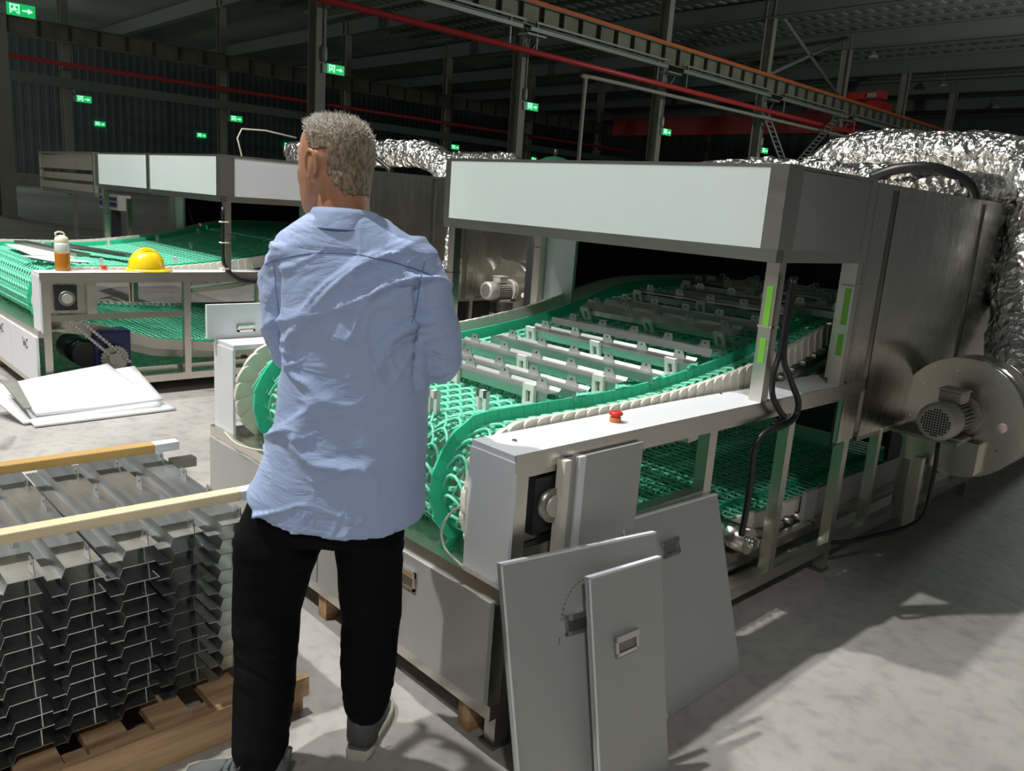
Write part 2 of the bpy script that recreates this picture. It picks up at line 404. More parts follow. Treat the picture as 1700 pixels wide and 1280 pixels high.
for n, yy in enumerate(FRY[2:7]):
    t = thing('pipe_bracket', (-29.6, yy, 9.2), 'pale steel bracket on top of the near row column %s' % ['above the elbow', 'by the pale pipe', 'by the ladders', 'behind the foil', 'furthest right'][n], 'bracket', 'brackets on the near columns')
    bx('arm', -29.66, -29.0, yy-.6, yy+.6, 9.2, 9.28, TRAYM, t)
    MB().tube([(-29.4, yy-.55, 9.2), (-29.4, yy-.0, 8.5)], .035, 6).build('strut', TRAYM, t)
    MB().tube([(-29.4, yy+.55, 9.2), (-29.4, yy+.0, 8.5)], .035, 6).build('strut', TRAYM, t)
# cross bracing and crane
t = thing('cross_brace', (-30, 49.7, 10.8), 'crossed steel bracing between two columns under the roof', 'brace')
MB().tube([(-30, 50, 10.9), (-30, 60.2, 15)], .13, 6).build('diagonal', RAFT, t)
MB().tube([(-30, 60.2, 10.9), (-30, 50, 15)], .13, 6).build('diagonal', RAFT, t)
t = thing('bridge_crane', (-46, 66, 9), 'red bridge crane spanning behind the column row', 'crane')
bx('bridge_beam', -56, -31, 65.5, 66.4, 9.0, 10.6, CRED, t)
bx('end_carriage', -31.4, -29.35, 64, 68, 10.86, 11.4, CRED, t); bx('hanger', -31.4, -31.0, 65.4, 66.5, 10.3, 10.9, CRED, t); bx('trolley', -35, -33, 65, 67, 10.6, 11.3, CRED, t)
t = thing('bridge_crane', (-28, 61, 10.6), 'small distant red crane end right of the crossed bracing', 'crane')
bx('end_carriage', -30.2, -27.2, 61, 62, 10.86, 11.35, CRED, t); bx('motor_box', -28.2, -27.6, 60.8, 61, 10.9, 11.2, TRAYM, t)
def ladder(p0, p1, w, lab):
    p0 = Vector(p0); p1 = Vector(p1); t = thing('ladder', p0, lab, 'ladder', 'steel ladders by the near columns')
    side = Vector((0, 1, 0))*w/2
    for s in (-1, 1): MB().tube([p0+side*s, p1+side*s], .06, 6).build('rail', TRAYM, t)
    n = int((p1-p0).length/.42)
    for i in range(1, n):
        q = p0.lerp(p1, i/n); MB().tube([q-side, q+side], .045, 5).build('rung', TRAYM, t)
ladder((-29.2, 58.3, 0), (-29.2, 48.9, 8.5), .8, 'grey steel ladder leaning left, behind the corner of the pale hood')
ladder((-28.4, 45.3, 0), (-28.4, 57.2, 9.1), .8, 'grey steel ladder leaning right, beside the foil duct')
for i, (a, b, z) in enumerate(((-29.0, 62.5, 14), (-29.0, 76.5, 14), (-29.0, 90.5, 14))):
    t = thing('high_bay_lamp', (a, b, z), 'unlit ceiling lamp, %s of the three below the roof' % ['nearest and leftmost', 'middle', 'farthest and rightmost'][i], 'lamp', 'unlit roof lamps')
    MB().lathe([(.42, 0), (.40, .1), (.15, .35), (.1, .5)], 16, (a, b, z)).build('shade', TRAYM, t)
    MB().lathe([(.36, -.03), (.36, .0)], 16, (a, b, z)).build('lens', simple('lamp_lens', (.8, .8, .75), .4) if i == 0 else MATS['lamp_lens'], t)
    MB().tube([(a, b, z+.5), (a, b, 15.62)], .03, 6).build('stem', TRAYM, t)

# exit signs ---------------------------------------------------------------
def exit_sign(x, y, z, w, lab, grp, col=True):
    h = w*.46; t = thing('exit_sign', (x, y, z), lab, 'sign', grp)
    bx('case', x, x+.06, y, y+w, z, z+h, SIGNG, t)
    e = x+.06; k = w
    def q(name, a, b, c, d): bx(name, e, e+.012, y+a*k, y+b*k, z+c*k, z+d*k, SIGNW, t)
    g = MB()
    # doorway with running figure
    for a, b, c, d in ((.10, .44, .36, .41), (.10, .14, .07, .41), (.40, .44, .07, .41), (.24, .31, .28, .34), (.22, .30, .19, .27)):
        g.box(e, e+.012, y+a*k, y+b*k, z+c*k, z+d*k)
    for p in (((.24, .21), (.17, .12)), ((.28, .20), (.34, .13)), ((.30, .25), (.37, .22)), ((.22, .25), (.16, .20)), ((.34, .13), (.37, .08))):
        g.tube([(e+.008, y+p[0][0]*k, z+p[0][1]*k), (e+.008, y+p[1][0]*k, z+p[1][1]*k)], .018*k, 5)
    g.build('running_figure', SIGNW, t)
    a = MB(); a.box(e, e+.012, y+.54*k, y+.76*k, z+.19*k, z+.25*k)
    a.prism([(y+.74*k, z+.12*k), (y+.92*k, z+.22*k), (y+.74*k, z+.32*k)], 'x', e, e+.012); a.build('arrow', SIGNW, t)
    if col:
        bx('bracket', x-.05, x+.04, y-.18*w-.05, y, z-.02, z+h*.9, TRAYM, t)
        MB().lathe([(.1, 0), (.13, .1), (.13, .5), (.05, .6)], 10, (x, y-.12, z+h+.05)).build('lamp_pod', TRAYM, t)
        MB().tube([(x, y-.12, z+h+.6), (x, y-.12, z+h+4)], .03, 6).build('conduit', TRAYM, t)
    return t
sl = ['green exit sign on the leftmost column, largest in the picture', 'green exit sign on the column above the head',
      'green exit sign on the column above the foil duct', 'green exit sign on the column right of the rising pipe',
      'green exit sign on the column left of the ladders', 'green exit sign hidden low by the foil at right']
for n in range(5):
    exit_sign(-29.65, 6.52+10.83*n, 6.0, .76, sl[n], 'exit signs on the near columns')
for n, (yy, lb) in enumerate(((17.6, 'small green exit sign at left, left of the second dark column'), (28.4, 'small green exit sign beside the thin dark column left of the head'), (50.1, 'small green exit sign above the foil duct corner'))):
    exit_sign(-62.6, yy, 6.2, .95, lb, 'exit signs on the far columns')
for n, (yy, lb) in enumerate(((28.9, 'tiny green exit sign on the far wall, leftmost'), (39.9, 'tiny green exit sign on the far wall, second from left'), (50.9, 'tiny green exit sign on the far wall nearest the head'), (94.0, 'tiny green exit sign on the far wall right of the foil pipe'))):
    exit_sign(-96.8, yy, 6.5 if n < 3 else 8.6, 1.1, lb, 'exit signs on the far wall', False)
# far clutter: pallets wrapped in blue film
for i, (yy, w, z) in enumerate(((86, 4, 3.4), (91, 3.5, 2.6), (96, 5, 3.9), (102, 4, 3.0))):
    o = bx('wrapped_pallet', -80+i*3, -77+i*3, yy, yy+w, 0, z, BLUEL if i % 2 else RAFT); tag(o, 'dim far stack of wrapped goods, %s from the left behind the ladders' % ['first', 'second', 'third', 'fourth'][i], 'goods', 'far wrapped stacks')

# ================================================================== MACHINES
def handle(parent, c, nrm, tng, upv, w=.09, h=.055):
    "recessed flip handle: rim, cup and grip in the plane (tng, upv)"
    c = Vector(c); n = Vector(nrm).normalized(); t = Vector(tng).normalized(); u = Vector(upv).normalized()
    M = Matrix(((t.x, u.x, n.x, c.x), (t.y, u.y, n.y, c.y), (t.z, u.z, n.z, c.z), (0, 0, 0, 1)))
    r = MB()
    r.box(-w/2, w/2, -h/2, -h/2+.009, 0, .006, M).box(-w/2, w/2, h/2-.016, h/2, 0, .012, M).box(-w/2, -w/2+.009, -h/2, h/2, 0, .006, M).box(w/2-.009, w/2, -h/2, h/2, 0, .006, M)
    o = r.build('handle', BRIGHT, parent)
    g = MB(); g.box(-w/2+.009, w/2-.009, -h/2+.009, h/2-.016, 0, .002, M)
    g.build('handle_cup', STEELD, parent)
    return o

def belt_path(y0, far):
    top = [(far, 1.10), (4.3, 1.10), (4.0, 1.098), (3.78, 1.085), (3.6, 1.055), (3.37, 1.0), (3.08, .935), (2.73, .885), (2.45, .857), (2.2, .846), (1.9, .845), (1.665, .845)]
    rc = (1.665, .675)
    arc = [(rc[0]-.17*math.sin(a), rc[1]+.17*math.cos(a)) for a in [PI*k/16 for k in range(1, 16)]]
    bot = [(1.665, .505), (1.8, .48), (2.0, .42), (2.25, .345), (2.6, .30), (3.1, .265), (3.8, .25), (far, .25)]
    return [(y+y0, z) for y, z in smooth2(top)+arc+smooth2(bot)]
def smooth2(p): 
    q = smoothpath([(0, a, b) for a, b in p], 6); return [(v.y, v.z) for v in q]

def make_belt(xr, W, yo, lab, far=4.6):
    xc = xr-W/2; bw = W-.38           # belt width between the scalloped edges
    root = thing('conveyor_belt', (xc, 1.665+yo, .675), lab, 'conveyor belt')
    P = belt_path(yo, far); pitch = .056
    # resample
    acc = [0]
    for i in range(1, len(P)): acc.append(acc[-1]+math.dist(P[i], P[i-1]))
    L = acc[-1]; n = int(L/pitch); row0 = None; j = 0
    # row mesh
    g = MB(); hw = bw/2-.05; cw = .070; nc = int(2*hw/cw); off = -nc*cw/2; rr = .0052
    for i in range(nc):
        x0 = off+i*cw
        if abs(abs(x0+cw/2)-(bw/2-.165)) < .03: continue
        inner = abs(x0+cw/2) < bw/2-.17
        a0, a1 = x0-.35*cw, x0+1.35*cw
        if inner: a0 = max(a0, -(bw/2-.175)); a1 = min(a1, bw/2-.175)
        path = [(a0+(a1-a0)*k/7, -.030+.072*math.sin(PI*k/7)**.8, .002+.013*math.sin(PI*k/7)) for k in range(8)]
        g.tube(path, .0058, 5, cap=False)
        g.tube([(x0+cw*.5-.012, -.034, -.002), (x0+cw*.62, 0, .004), (x0+cw*.5+.022, .030, .002)], .0048, 4, cap=False)
        g.box(x0+cw*.5-.006, x0+cw*.5+.006, -.006, .006, -.004, .020)
    for a, b in ((-hw, -(bw/2-.175)), (-(bw/2-.155), bw/2-.175), (bw/2-.155, hw)):
        g.tube([(a, -.028, -.006), (b, -.028, -.006)], .0045, 5)
    rowme = g.mesh('belt_row', GREEN)
    def plate(x, hgt, lng, th, zb, ck):
        m = MB(); r = min(hgt-zb, lng/2)*ck
        pts = [(-lng/2, zb), (lng/2, zb)]+[(lng/2-r+r*math.cos(PI/2*k/4), hgt-r*.45+r*.45*math.sin(PI/2*k/4)) for k in range(5)]+[(-lng/2+r-r*math.sin(PI/2*k/4), hgt-r*.45+r*.45*math.cos(PI/2*k/4)) for k in range(5)]
        m.prism(pts, 'x', x-th/2, x+th/2); return m
    gme = plate(0, .052, .098, .008, -.018, .35).mesh('side_guard', GUARD)
    eme = plate(0, .060, .088, .020, -.030, .75).mesh('edge_plate', CREAM)
    gx = bw/2-.165
    for i in range(n):
        s = (i+.5)*pitch
        while acc[j+1] < s: j += 1
        f = (s-acc[j])/(acc[j+1]-acc[j]); y = P[j][0]+f*(P[j+1][0]-P[j][0]); z = P[j][1]+f*(P[j+1][1]-P[j][1])
        a = math.atan2(P[j+1][1]-P[j][1], P[j+1][0]-P[j][0])   # direction of travel (towards -y on top)
        o = bpy.data.objects.new('belt_row', rowme); COL.objects.link(o); o.parent = root
        o.location = Vector((xc, y, z))-root.location; o.rotation_euler = (a+PI, 0, 0)
        for sx in (-1, 1):
            for me, nm, xx, tw in ((gme, 'side_guard', gx, .035), (eme, 'edge_plate', bw/2-.008, .15)):
                c = bpy.data.objects.new(nm, me); COL.objects.link(c); c.parent = o; c.location = (sx*xx, 0, 0); c.rotation_euler = (0, 0, sx*tw)
    return root

def machine(xr, W, yo, label, hoodW, doors, seams, oven_end, back_x=None):
    xl = xr-W
    R = thing('conveyor_machine', (xr-W/2, 1.44+yo, 0), label, 'machine')
    Y = lambda y: y+yo
    t = .045
    # frame: posts, rails
    def side(xa, sgn):          # xa outer plane, sgn +1 means material lies towards -x
        xb = xa-sgn*t
        for y in (1.45, 2.37, 2.93, 3.46): bx('post', xa, xb, Y(y), Y(y+t), .10, .86, STEEL, R)
        bx('rail', xa, xb, Y(1.45), Y(3.52), .815, .862, STEEL, R)
        bx('rail', xa, xb, Y(1.45), Y(oven_end), .095, .145, STEEL, R)
        bx('rail', xa-sgn*.10, xa-sgn*.14, Y(1.5), Y(oven_end), .15, .19, STEEL, R)
        bx('rail', xa, xb, Y(1.45), Y(2.39), .565, .605, STEELD, R)
        for y in (1.44, 3.44):
            bx('leg', xa, xb, Y(y), Y(y+.05), .01, .10, STEEL, R); bx('foot', xa+sgn*.006, xa-sgn*.056, Y(y-.01), Y(y+.06), 0, .012, STEELD, R)
        # table top of the side channel
        bx('table_top', xa+sgn*.002, xa-sgn*.178, Y(1.44), Y(3.56), .864, .884, WHITE, R, .002)
        bx('corner_cover', xa+sgn*.002, xa-sgn*.178, Y(1.437), Y(1.447), .49, .864, WHITE, R)
        bx('table_lip', xa+sgn*.004, xa+sgn*.001, Y(1.44), Y(3.56), .835, .884, STEEL, R)
        # hood posts
        for y in (2.68, 3.31):
            bx('hood_post', xa, xa-sgn*.05, Y(y), Y(y+.045), .884, 1.40, STEEL, R)
            bx('joint_clamp', xa+sgn*.003, xa-sgn*.053, Y(y-.003), Y(y+.048), 1.16 if y < 3 else 1.30, 1.167 if y < 3 else 1.307, BRIGHT, R)
    side(xr, 1); side(xl, -1)
    # lower front: rails, doors
    bx('front_rail', xl, xr, Y(1.415), Y(1.455), .46, .505, STEEL, R); bx('front_rail', xl, xr, Y(1.415), Y(1.455), .10, .145, STEEL, R)
    dw = (W-.03)/doors
    for i in range(doors):
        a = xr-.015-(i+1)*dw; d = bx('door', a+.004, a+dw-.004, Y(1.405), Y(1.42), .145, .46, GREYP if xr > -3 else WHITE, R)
        handle(d, (a+dw/2+.07, Y(1.404), .385), (0, -1, 0), (1, 0, 0), (0, 0, 1), .1, .06)
    for i in range(3): bx('leg', xl+.1+i*(W-.25)/2, xl+.15+i*(W-.25)/2, Y(1.43), Y(1.48), 0, .10, WOODR, R)
    bx('drip_tray', xl+.05, xr-.05, Y(1.46), Y(3.4), .115, .125, STEELB, R)
    bx('tray_ledge', xl+.05, xr-.05, Y(1.455), Y(1.60), .49, .50, STEELB, R)
    # drive roll
    c = (1.665, .675)
    MB().cyl((xl+.2, Y(c[0]), c[1]), (xr-.2, Y(c[0]), c[1]), .045, 20).build('roll_shaft', BRIGHT, R)
    n = int(W/.3)
    for i in range(n):
        x = xl+.32+i*(W-.64)/(n-1); MB().cyl((x-.012, Y(c[0]), c[1]), (x+.012, Y(c[0]), c[1]), .145, 24).build('sprocket', CREAM, R)
    # bearing plate and bearing on the near side
    pl = bx('bearing_plate', xr-.03, xr-.05, Y(1.50), Y(1.74), .61, .81, STEELB, R)
    bx('bearing_housing', xr-.005, xr-.03, Y(1.53), Y(1.66), .635, .80, DARK, R)
    MB().cyl((xr-.03, Y(1.595), .715), (xr+.012, Y(1.595), .715), .05, 24).build('bearing', STEELD, R)
    MB().cyl((xr-.03, Y(1.595), .715), (xr+.02, Y(1.595), .715), .032, 20).build('shaft_end', GREYM, R)
    bx('post', xr-.002, xr-.05, Y(1.72), Y(1.78), .60, .82, STEEL, R)
    # slide rail under the rising belt
    for xx in (xr-.20, xl+.20):
        m = MB(); a = [(2.5, .80), (2.8, .83), (3.1, .88), (3.37, .945), (3.6, 1.0), (3.9, 1.04)]
        for z0, hh, th in ((0, .035, .02), (-.06, .03, .03)):
            m.loft([[(xx-th, Y(y), z+z0), (xx+th, Y(y), z+z0), (xx+th, Y(y), z+z0-hh), (xx-th, Y(y), z+z0-hh)] for y, z in a], smooth=False)
        m.build('belt_guide', STEEL, R)
        for i in range(14):
            y = 2.6+i*.09; z = .795+max(0, (y-2.75))*.27
            MB().cyl((xx-.03, Y(y), z), (xx+.04, Y(y), z), .012, 10).build('guide_roller', STEELD, R)
        m = MB(); m.loft([[(xx-.02, Y(y), z), (xx+.02, Y(y), z), (xx+.02, Y(y), z-.05), (xx-.02, Y(y), z-.05)] for y, z in ((1.9, .40), (2.2, .30), (2.7, .245), (3.2, .215), (4.6, .20))], smooth=False)
        m.build('return_guide', STEELD if xx > xl+1 else STEEL, R)
        for i in range(20):
            MB().cyl((xx-.03, Y(2.85+i*.09), .205), (xx+.05, Y(2.85+i*.09), .205), .02, 10).build('return_roller', STEEL, R)
    # hood
    hx = xr-hoodW; zb, zt = 1.44, 1.72; y0, y1 = 2.65, 3.36
    bx('hood_panel', hx+.03, xr-.06, Y(y0-.004), Y(y0), zb, zt, HOODW, R)
    for s in seams:
        bx('hood_mullion', s-.035, s+.035, Y(y0-.012), Y(y0-.002), zb-.03, zt, STEELD, R)
    bx('hood_corner', xr-.065, xr+.003, Y(y0-.006), Y(y0+.10), zb, zt, STEEL, R)
    bx('hood_corner', hx-.003, hx+.035, Y(y0-.006), Y(y0+.04), zb, zt, STEELD, R)
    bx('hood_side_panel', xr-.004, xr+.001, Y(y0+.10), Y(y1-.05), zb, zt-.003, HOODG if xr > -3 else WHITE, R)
    bx('hood_corner', xr-.05, xr+.003, Y(y1-.05), Y(y1), zb, zt, STEEL, R)
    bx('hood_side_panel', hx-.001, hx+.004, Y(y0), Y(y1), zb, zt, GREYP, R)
    bx('hood_roof', hx, xr+.004, Y(y0-.006), Y(y1), zt, zt+.012, STEEL, R)
    bx('hood_beam', hx, xr, Y(y0-.005), Y(y0+.045), zb-.045, zb, STEELD, R)
    bx('hood_beam', xr-.045, xr, Y(y0+.045), Y(y1), zb-.045, zb, STEEL, R)
    bx('hood_beam', hx, hx+.045, Y(y0+.045), Y(y1), zb-.045, zb, STEEL, R)
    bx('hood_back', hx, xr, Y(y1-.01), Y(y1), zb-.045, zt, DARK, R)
    if hoodW > W+.5 or len(seams):
        for s in seams: bx('hood_post', s-.02, s+.02, Y(3.30), Y(3.34), .95, 1.40, STEEL, R)
    # lime green reflection built as coloured strips on the two near hood posts
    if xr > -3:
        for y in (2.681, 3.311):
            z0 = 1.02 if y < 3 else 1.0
            bx('reflection_strip', xr-.035, xr-.012, Y(y-.003), Y(y), z0+.14, z0+.29, LIME, R)
            bx('reflection_strip', xr-.035, xr-.012, Y(y-.003), Y(y), z0+.01, z0+.10, LIME, R)
    return R

M1 = machine(-1.46, 1.87, 0, 'near stainless conveyor machine with green belt behind the man', 1.87, 2, [], 3.50)
M2 = machine(-5.89, 2.77, -.05, 'far conveyor machine at left with hard hat on its edge', 2.77, 4, [-7.31], 3.45)
make_belt(-1.46, 1.87, 0, 'green lattice belt of the near machine, loaded with steel flights', 5.0)
make_belt(-5.89, 2.77, -.05, 'green lattice belt of the far machine at left', 4.6)

# ovens (drying tunnels) -----------------------------------------------------
def oven(xr, W, y0, ye, zt, label, seams):
    xl = xr-W; R = thing('oven_tunnel', (xr-W/2, y0, 0), label, 'oven')
    yy = [y0]+seams+[ye]
    for i in range(len(yy)-1):
        a, b = yy[i]+(.0 if i == 0 else .03), yy[i+1]-.03
        m = MB(); n = 8
        # slightly pillowed sheet
        g = [[(xr+.001+.014*math.sin(PI*u/n)*math.sin(PI*v/n)*(0 if b-a < .4 else 1), a+(b-a)*u/n, .62+(zt-.62)*v/n) for v in range(n+1)] for u in range(n+1)]
        vs = [p for r in g for p in r]+[(xr-.02, p[1], p[2]) for r in g for p in r]; k = (n+1)**2
        fs = [(u*(n+1)+v, (u+1)*(n+1)+v, (u+1)*(n+1)+v+1, u*(n+1)+v+1) for u in range(n) for v in range(n)]
        m.add(vs, fs, True); m.box(xr-.02, xr-.002, a, b, .62, zt)
        m.build('side_panel', STEELB, R)
        if i < len(yy)-2: bx('seam_channel', xr-.03, xr-.012, yy[i+1]-.03, yy[i+1]+.03, .62, zt, STEELD, R)
    bx('side_panel', xl, xl+.02, y0, ye, .62, zt, STEELB, R)
    bx('roof_panel', xl, xr, y0, ye, zt-.02, zt, STEEL, R)
    bx('front_wall', xl, xl+.27, y0-.02, y0, .90, zt, HOODW, R)
    bx('front_wall', xr-.09, xr, y0-.02, y0, .90, zt, STEEL, R)
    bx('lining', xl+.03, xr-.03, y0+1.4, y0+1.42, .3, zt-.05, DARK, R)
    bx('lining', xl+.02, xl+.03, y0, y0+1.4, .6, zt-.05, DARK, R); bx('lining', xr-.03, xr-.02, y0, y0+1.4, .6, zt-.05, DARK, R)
    y = y0+.45
    while y < ye:
        bx('post', xr-.04, xr, y, y+.035, .145, .62, STEEL, R); y += .42
    bx('lower_cover', xr-.16, xr-.14, y0+.1, ye, .16, .33, GREYP, R); bx('lower_cover', xr-.13, xr-.11, y0+.9, ye, .36, .60, DARK, R)
    bx('beam', xr-.045, xr, y0+.2, ye, .60, .64, STEELD, R)
    for xa, xb in ((xr-.045, xr), (xl, xl+.045)):
        bx('rail', xa, xb, y0+.14, ye, .095, .145, STEEL, R)
        for k in range(int((ye-y0)/1.7)):
            bx('leg', xa, xb, y0+1.9+k*1.7, y0+1.95+k*1.7, .0, .095, STEEL, R)
    bx('rail', xr-.14, xr-.10, y0+.14, ye, .15, .19, STEEL, R)
    return R
O1 = oven(-1.46, 1.87, 3.38, 8.6, 1.72, 'stainless oven tunnel at right behind the near hood', [3.56, 4.66, 5.6, 6.8])
O2 = oven(-5.89, 2.77, 3.33, 9.5, 1.72, 'stainless oven tunnel of the far machine right of the head', [4.55, 4.95, 6.05, 6.4])
# louvred hood of a third machine at far left
t = thing('louvred_hood', (-9.7, 2.6, 0), 'dull stainless louvred hood at far left above the bottle', 'machine')
x0, x1, ya, yb = -10.65, -8.70, 2.58, 3.2
bx('back_sheet', x0, x1, yb, yb+.02, 1.35, 1.73, STEELD, t)
for z0, z1, m in ((1.56, 1.70, CREAM), (1.455, 1.52, GREYP), (1.35, 1.42, CREAM)): bx('louvre', x0, x1, ya, ya+.02, z0, z1, steel('dull_steel', (.42, .41, .33), .5) if 'dull_steel' not in MATS else MATS['dull_steel'], t)
bx('roof_panel', x0, x1, ya-.01, yb, 1.72, 1.735, STEEL, t); bx('beam', x0, x1, ya, ya+.04, 1.31, 1.345, STEELD, t)
for x in (x0, x1-.04, ): bx('post', x, x+.04, ya-.005, ya+.035, 1.31, 1.73, STEEL, t)
for x in (x0+.1, x1-.05): bx('leg', x, x+.04, ya+.3, ya+.34, 0, 1.31, STEEL, t)
bx('cross_rail', x0+.1, x1, ya+.3, ya+.34, .72, .75, STEELD, t)
# small control stand far back
t = thing('control_stand', (-14.5, 4.5, 0), 'small control box on a stand far behind the belt at left', 'control box')
bx('box', -14.95, -14.05, 4.5, 4.7, .98, 1.22, GREYM, t); bx('blue_panel', -14.9, -14.1, 4.48, 4.5, 1.14, 1.18, BLUE, t); bx('blue_panel', -14.9, -14.1, 4.48, 4.5, 1.04, 1.10, BLUE, t)
bx('column', -14.55, -14.4, 4.55, 4.65, 0, .98, DARK, t)

# blowers --------------------------------------------------------------------
def blower(xc, yc, zc, R, label):
    t = thing('blower', (xc, yc, 0), label, 'blower')
    # volute casing, axis along y
    pts = []
    for k in range(40):
        a = 2*PI*k/40; rr = R*(1+.10*(k/40)); pts.append((xc+rr*math.cos(a), zc+rr*math.sin(a)))
    c = MB(); c.loft([[(x, y, z) for x, z in pts] for y in (yc, yc+.20)], smooth=True); c.build('casing', STEELB, t)
    f = MB()
    for y0, y1 in ((yc-.006, yc), (yc+.2, yc+.206)):
        f.loft([[(xc+(x-xc)*1.05, y, zc+(z-zc)*1.05) for x, z in pts] for y in (y0, y1)], smooth=True)
    f.build('casing_rim', STEEL, t)
    bx('outlet', xc-R*.95, xc-R*.2, yc+.01, yc+.19, zc-.1, zc+.02, STEELB, t)
    MB().cyl((xc+R*.72, yc-.014, zc-R*.05), (xc+R*.72, yc, zc-R*.05), .022, 16).build('plug', simple('pink_plug', (.75, .6, .52), .5) if 'pink_plug' not in MATS else MATS['pink_plug'], t)
    for k in range(8):
        a = 2*PI*k/8+.2; MB().cyl((xc+R*.85*math.cos(a), yc-.012, zc+R*.85*math.sin(a)), (xc+R*.85*math.cos(a), yc, zc+R*.85*math.sin(a)), .005, 8).build('bolt', BRIGHT, t)
    # motor
    MB().cyl((xc, yc-.03, zc+.01), (xc, yc-.008, zc+.01), .105, 8).build('motor_flange', GREYM, t)
    MB().cyl((xc, yc-.20, zc+.01), (xc, yc-.02, zc+.01), .062, 24).build('motor_body', STEELD, t)
    fins = MB()
    for k in range(26):
        a = 2*PI*k/26; M = Matrix.Translation((xc, 0, zc+.01)) @ Matrix.Rotation(a, 4, 'Y'); fins.box(.06, .078, yc-.19, yc-.04, -.002, .002, M)
    fins.build('cooling_fins', GREYM, t)
    cv = MB(); cv.loft([ring((xc, y, zc+.01), (1, 0, 0), (0, 0, 1), r, r, 32) for y, r in ((yc-.20, .086), (yc-.29, .086), (yc-.305, .080), (yc-.310, .066))]); co = cv.build('fan_cover', GREYM, t)
    h = MB()
    for i in range(-5, 6):
        for j in range(-5, 6):
            if (i*i+j*j) <= 27:
                x, z = xc+i*.0115, zc+.01+j*.0115; h.box(x-.0038, x+.0038, yc-.3115, yc-.309, z-.0038, z+.0038)
    h.build('grille_holes', BLACK, co)
    bx('terminal_box', xc-.05, xc+.05, yc-.18, yc-.08, zc+.085, zc+.135, GREYM, t, .006)
    bx('terminal_lid', xc-.055, xc+.055, yc-.185, yc-.075, zc+.136, zc+.146, GREYM, t, .004)
    bx('motor_foot', xc-.08, xc+.08, yc-.18, yc-.06, zc-.085, zc-.07, GREYM, t)
    bx('support_plate', xc-.22, xc+.07, yc-.20, yc, zc-.100, zc-.085, STEELD, t)
    bx('support_box', xc-.20, xc+.12, yc-.06, yc-.0, zc-.25, zc-.10, STEELB, t)
    bx('stand_leg', xc-.12, xc-.08, yc-.14, yc-.10, .15, zc-.21, STEEL, t); bx('stand_leg', xc-.20, xc-.16, yc-.06, yc-.02, .15, zc-.25, STEELD, t)
    MB().tube(smoothpath([(xc-.02, yc-.16, zc-.11), (xc-.01, yc-.17, zc-.3), (xc-.03, yc-.2, .22), (xc-.15, yc-.5, .16), (xc-.2, yc-.7, .17)], 6), .010, 8).build('power_cord', BLACK, t)
    return t
blower(-1.215, 4.10, .71, .255, 'stainless blower with grey motor at the right of the near oven')
blower(-5.64, 5.32, .72, .27, 'small distant blower with pale motor seen under the near hood')

# foil ducts -----------------------------------------------------------------
def foil_duct(path, r, name_label, nsub=10, amp=.02, seg=44, group=None):
    p = smoothpath(path, nsub); fine = []
    for i in range(len(p)-1):
        n = max(1, int((p[i+1]-p[i]).length/.018))
        fine += [p[i].lerp(p[i+1], k/n) for k in range(n)]
    fine.append(p[-1]); m = MB(); m.tube(fine, r, seg, cap=True)
    c = []
    nseg = seg; out = []
    for i, q in enumerate(m.v):
        ctr = fine[i//nseg]; d = (q-ctr).normalized()
        a = noise.noise(q*9)*.9; b = abs(noise.noise(q*16+Vector((5, 1, 2)))); e = abs(noise.noise(Vector((q.x*34, q.y*34, q.z*20))))
        out.append(q+d*(a*amp*.8-(.5-abs(noise.noise(q*7+Vector((3, 9, 1)))))*amp*1.1-(.5-b)*amp*1.0-(.4-e)*amp*.45))
    m.v = out; m.sm = [False]*len(m.f)
    o = m.build('foil_duct', FOIL); tag(o, name_label, 'duct', group)
    o.data.shade_smooth() if hasattr(o.data, 'shade_smooth') else None
    try: o.data.set_sharp_from_angle(angle=.45)
    except Exception: pass
    return o
foil_duct([(-2.78, 5.3, 1.70), (-2.70, 5.3, 1.88), (-2.45, 5.3, 2.0), (-2.0, 5.3, 2.0), (-1.62, 5.3, 1.98), (-1.40, 5.2, 1.86), (-1.33, 5.1, 1.6), (-1.30, 5.0, 1.2), (-1.24, 4.85, .80), (-1.22, 4.7, .60)], .15, 'large crumpled foil duct over the oven at the right edge')
foil_duct([(-3.0, 4.4, 1.80), (-2.6, 4.45, 1.83), (-2.0, 4.5, 1.81), (-1.62, 4.6, 1.79), (-1.5, 5.0, 1.78), (-1.5, 5.3, 1.7)], .085, 'low foil wrapped pipe lying on the near oven roof')
foil_duct([(-8.9, 4.8, 1.93), (-7.5, 4.8, 1.93), (-6.6, 4.8, 1.93), (-6.3, 4.8, 1.91), (-6.08, 4.8, 1.80), (-6.0, 4.8, 1.6), (-5.98, 4.8, 1.2), (-5.96, 4.8, .9)], .14, 'foil duct with elbow right of the head of the man')
foil_duct([(-10.5, 8.0, 2.14), (-9.2, 8, 2.14), (-8.7, 8.0, 2.13), (-8.4, 8.0, 1.98), (-8.35, 8, 1.7)], .11, 'distant foil pipe above the left end of the pale hood')
foil_duct([(-5.78, 6.1, 1.60), (-5.78, 6.1, 1.1), (-5.76, 6.0, .75), (-5.74, 5.95, .012)], .09, 'narrow foil pipe seen under the near hood beside the blower')
o = MB().tube(smoothpath([(-1.95, 4.40, 1.80), (-1.82, 4.42, 1.85), (-1.66, 4.48, 1.86), (-1.54, 4.60, 1.80), (-1.50, 4.66, 1.70)], 6), .028, 10).build('cable_hose', BLACK); tag(o, 'thick black hose bending over the roof edge of the near oven', 'hose')
o = MB().tube(smoothpath([(-7.2, 4.2, 1.74), (-6.9, 4.2, 1.86), (-6.5, 4.25, 1.88), (-6.2, 4.3, 1.74)], 6), .022, 8).build('cable_hose', BLACK); tag(o, 'black hose arching on the far oven just right of the head', 'hose')
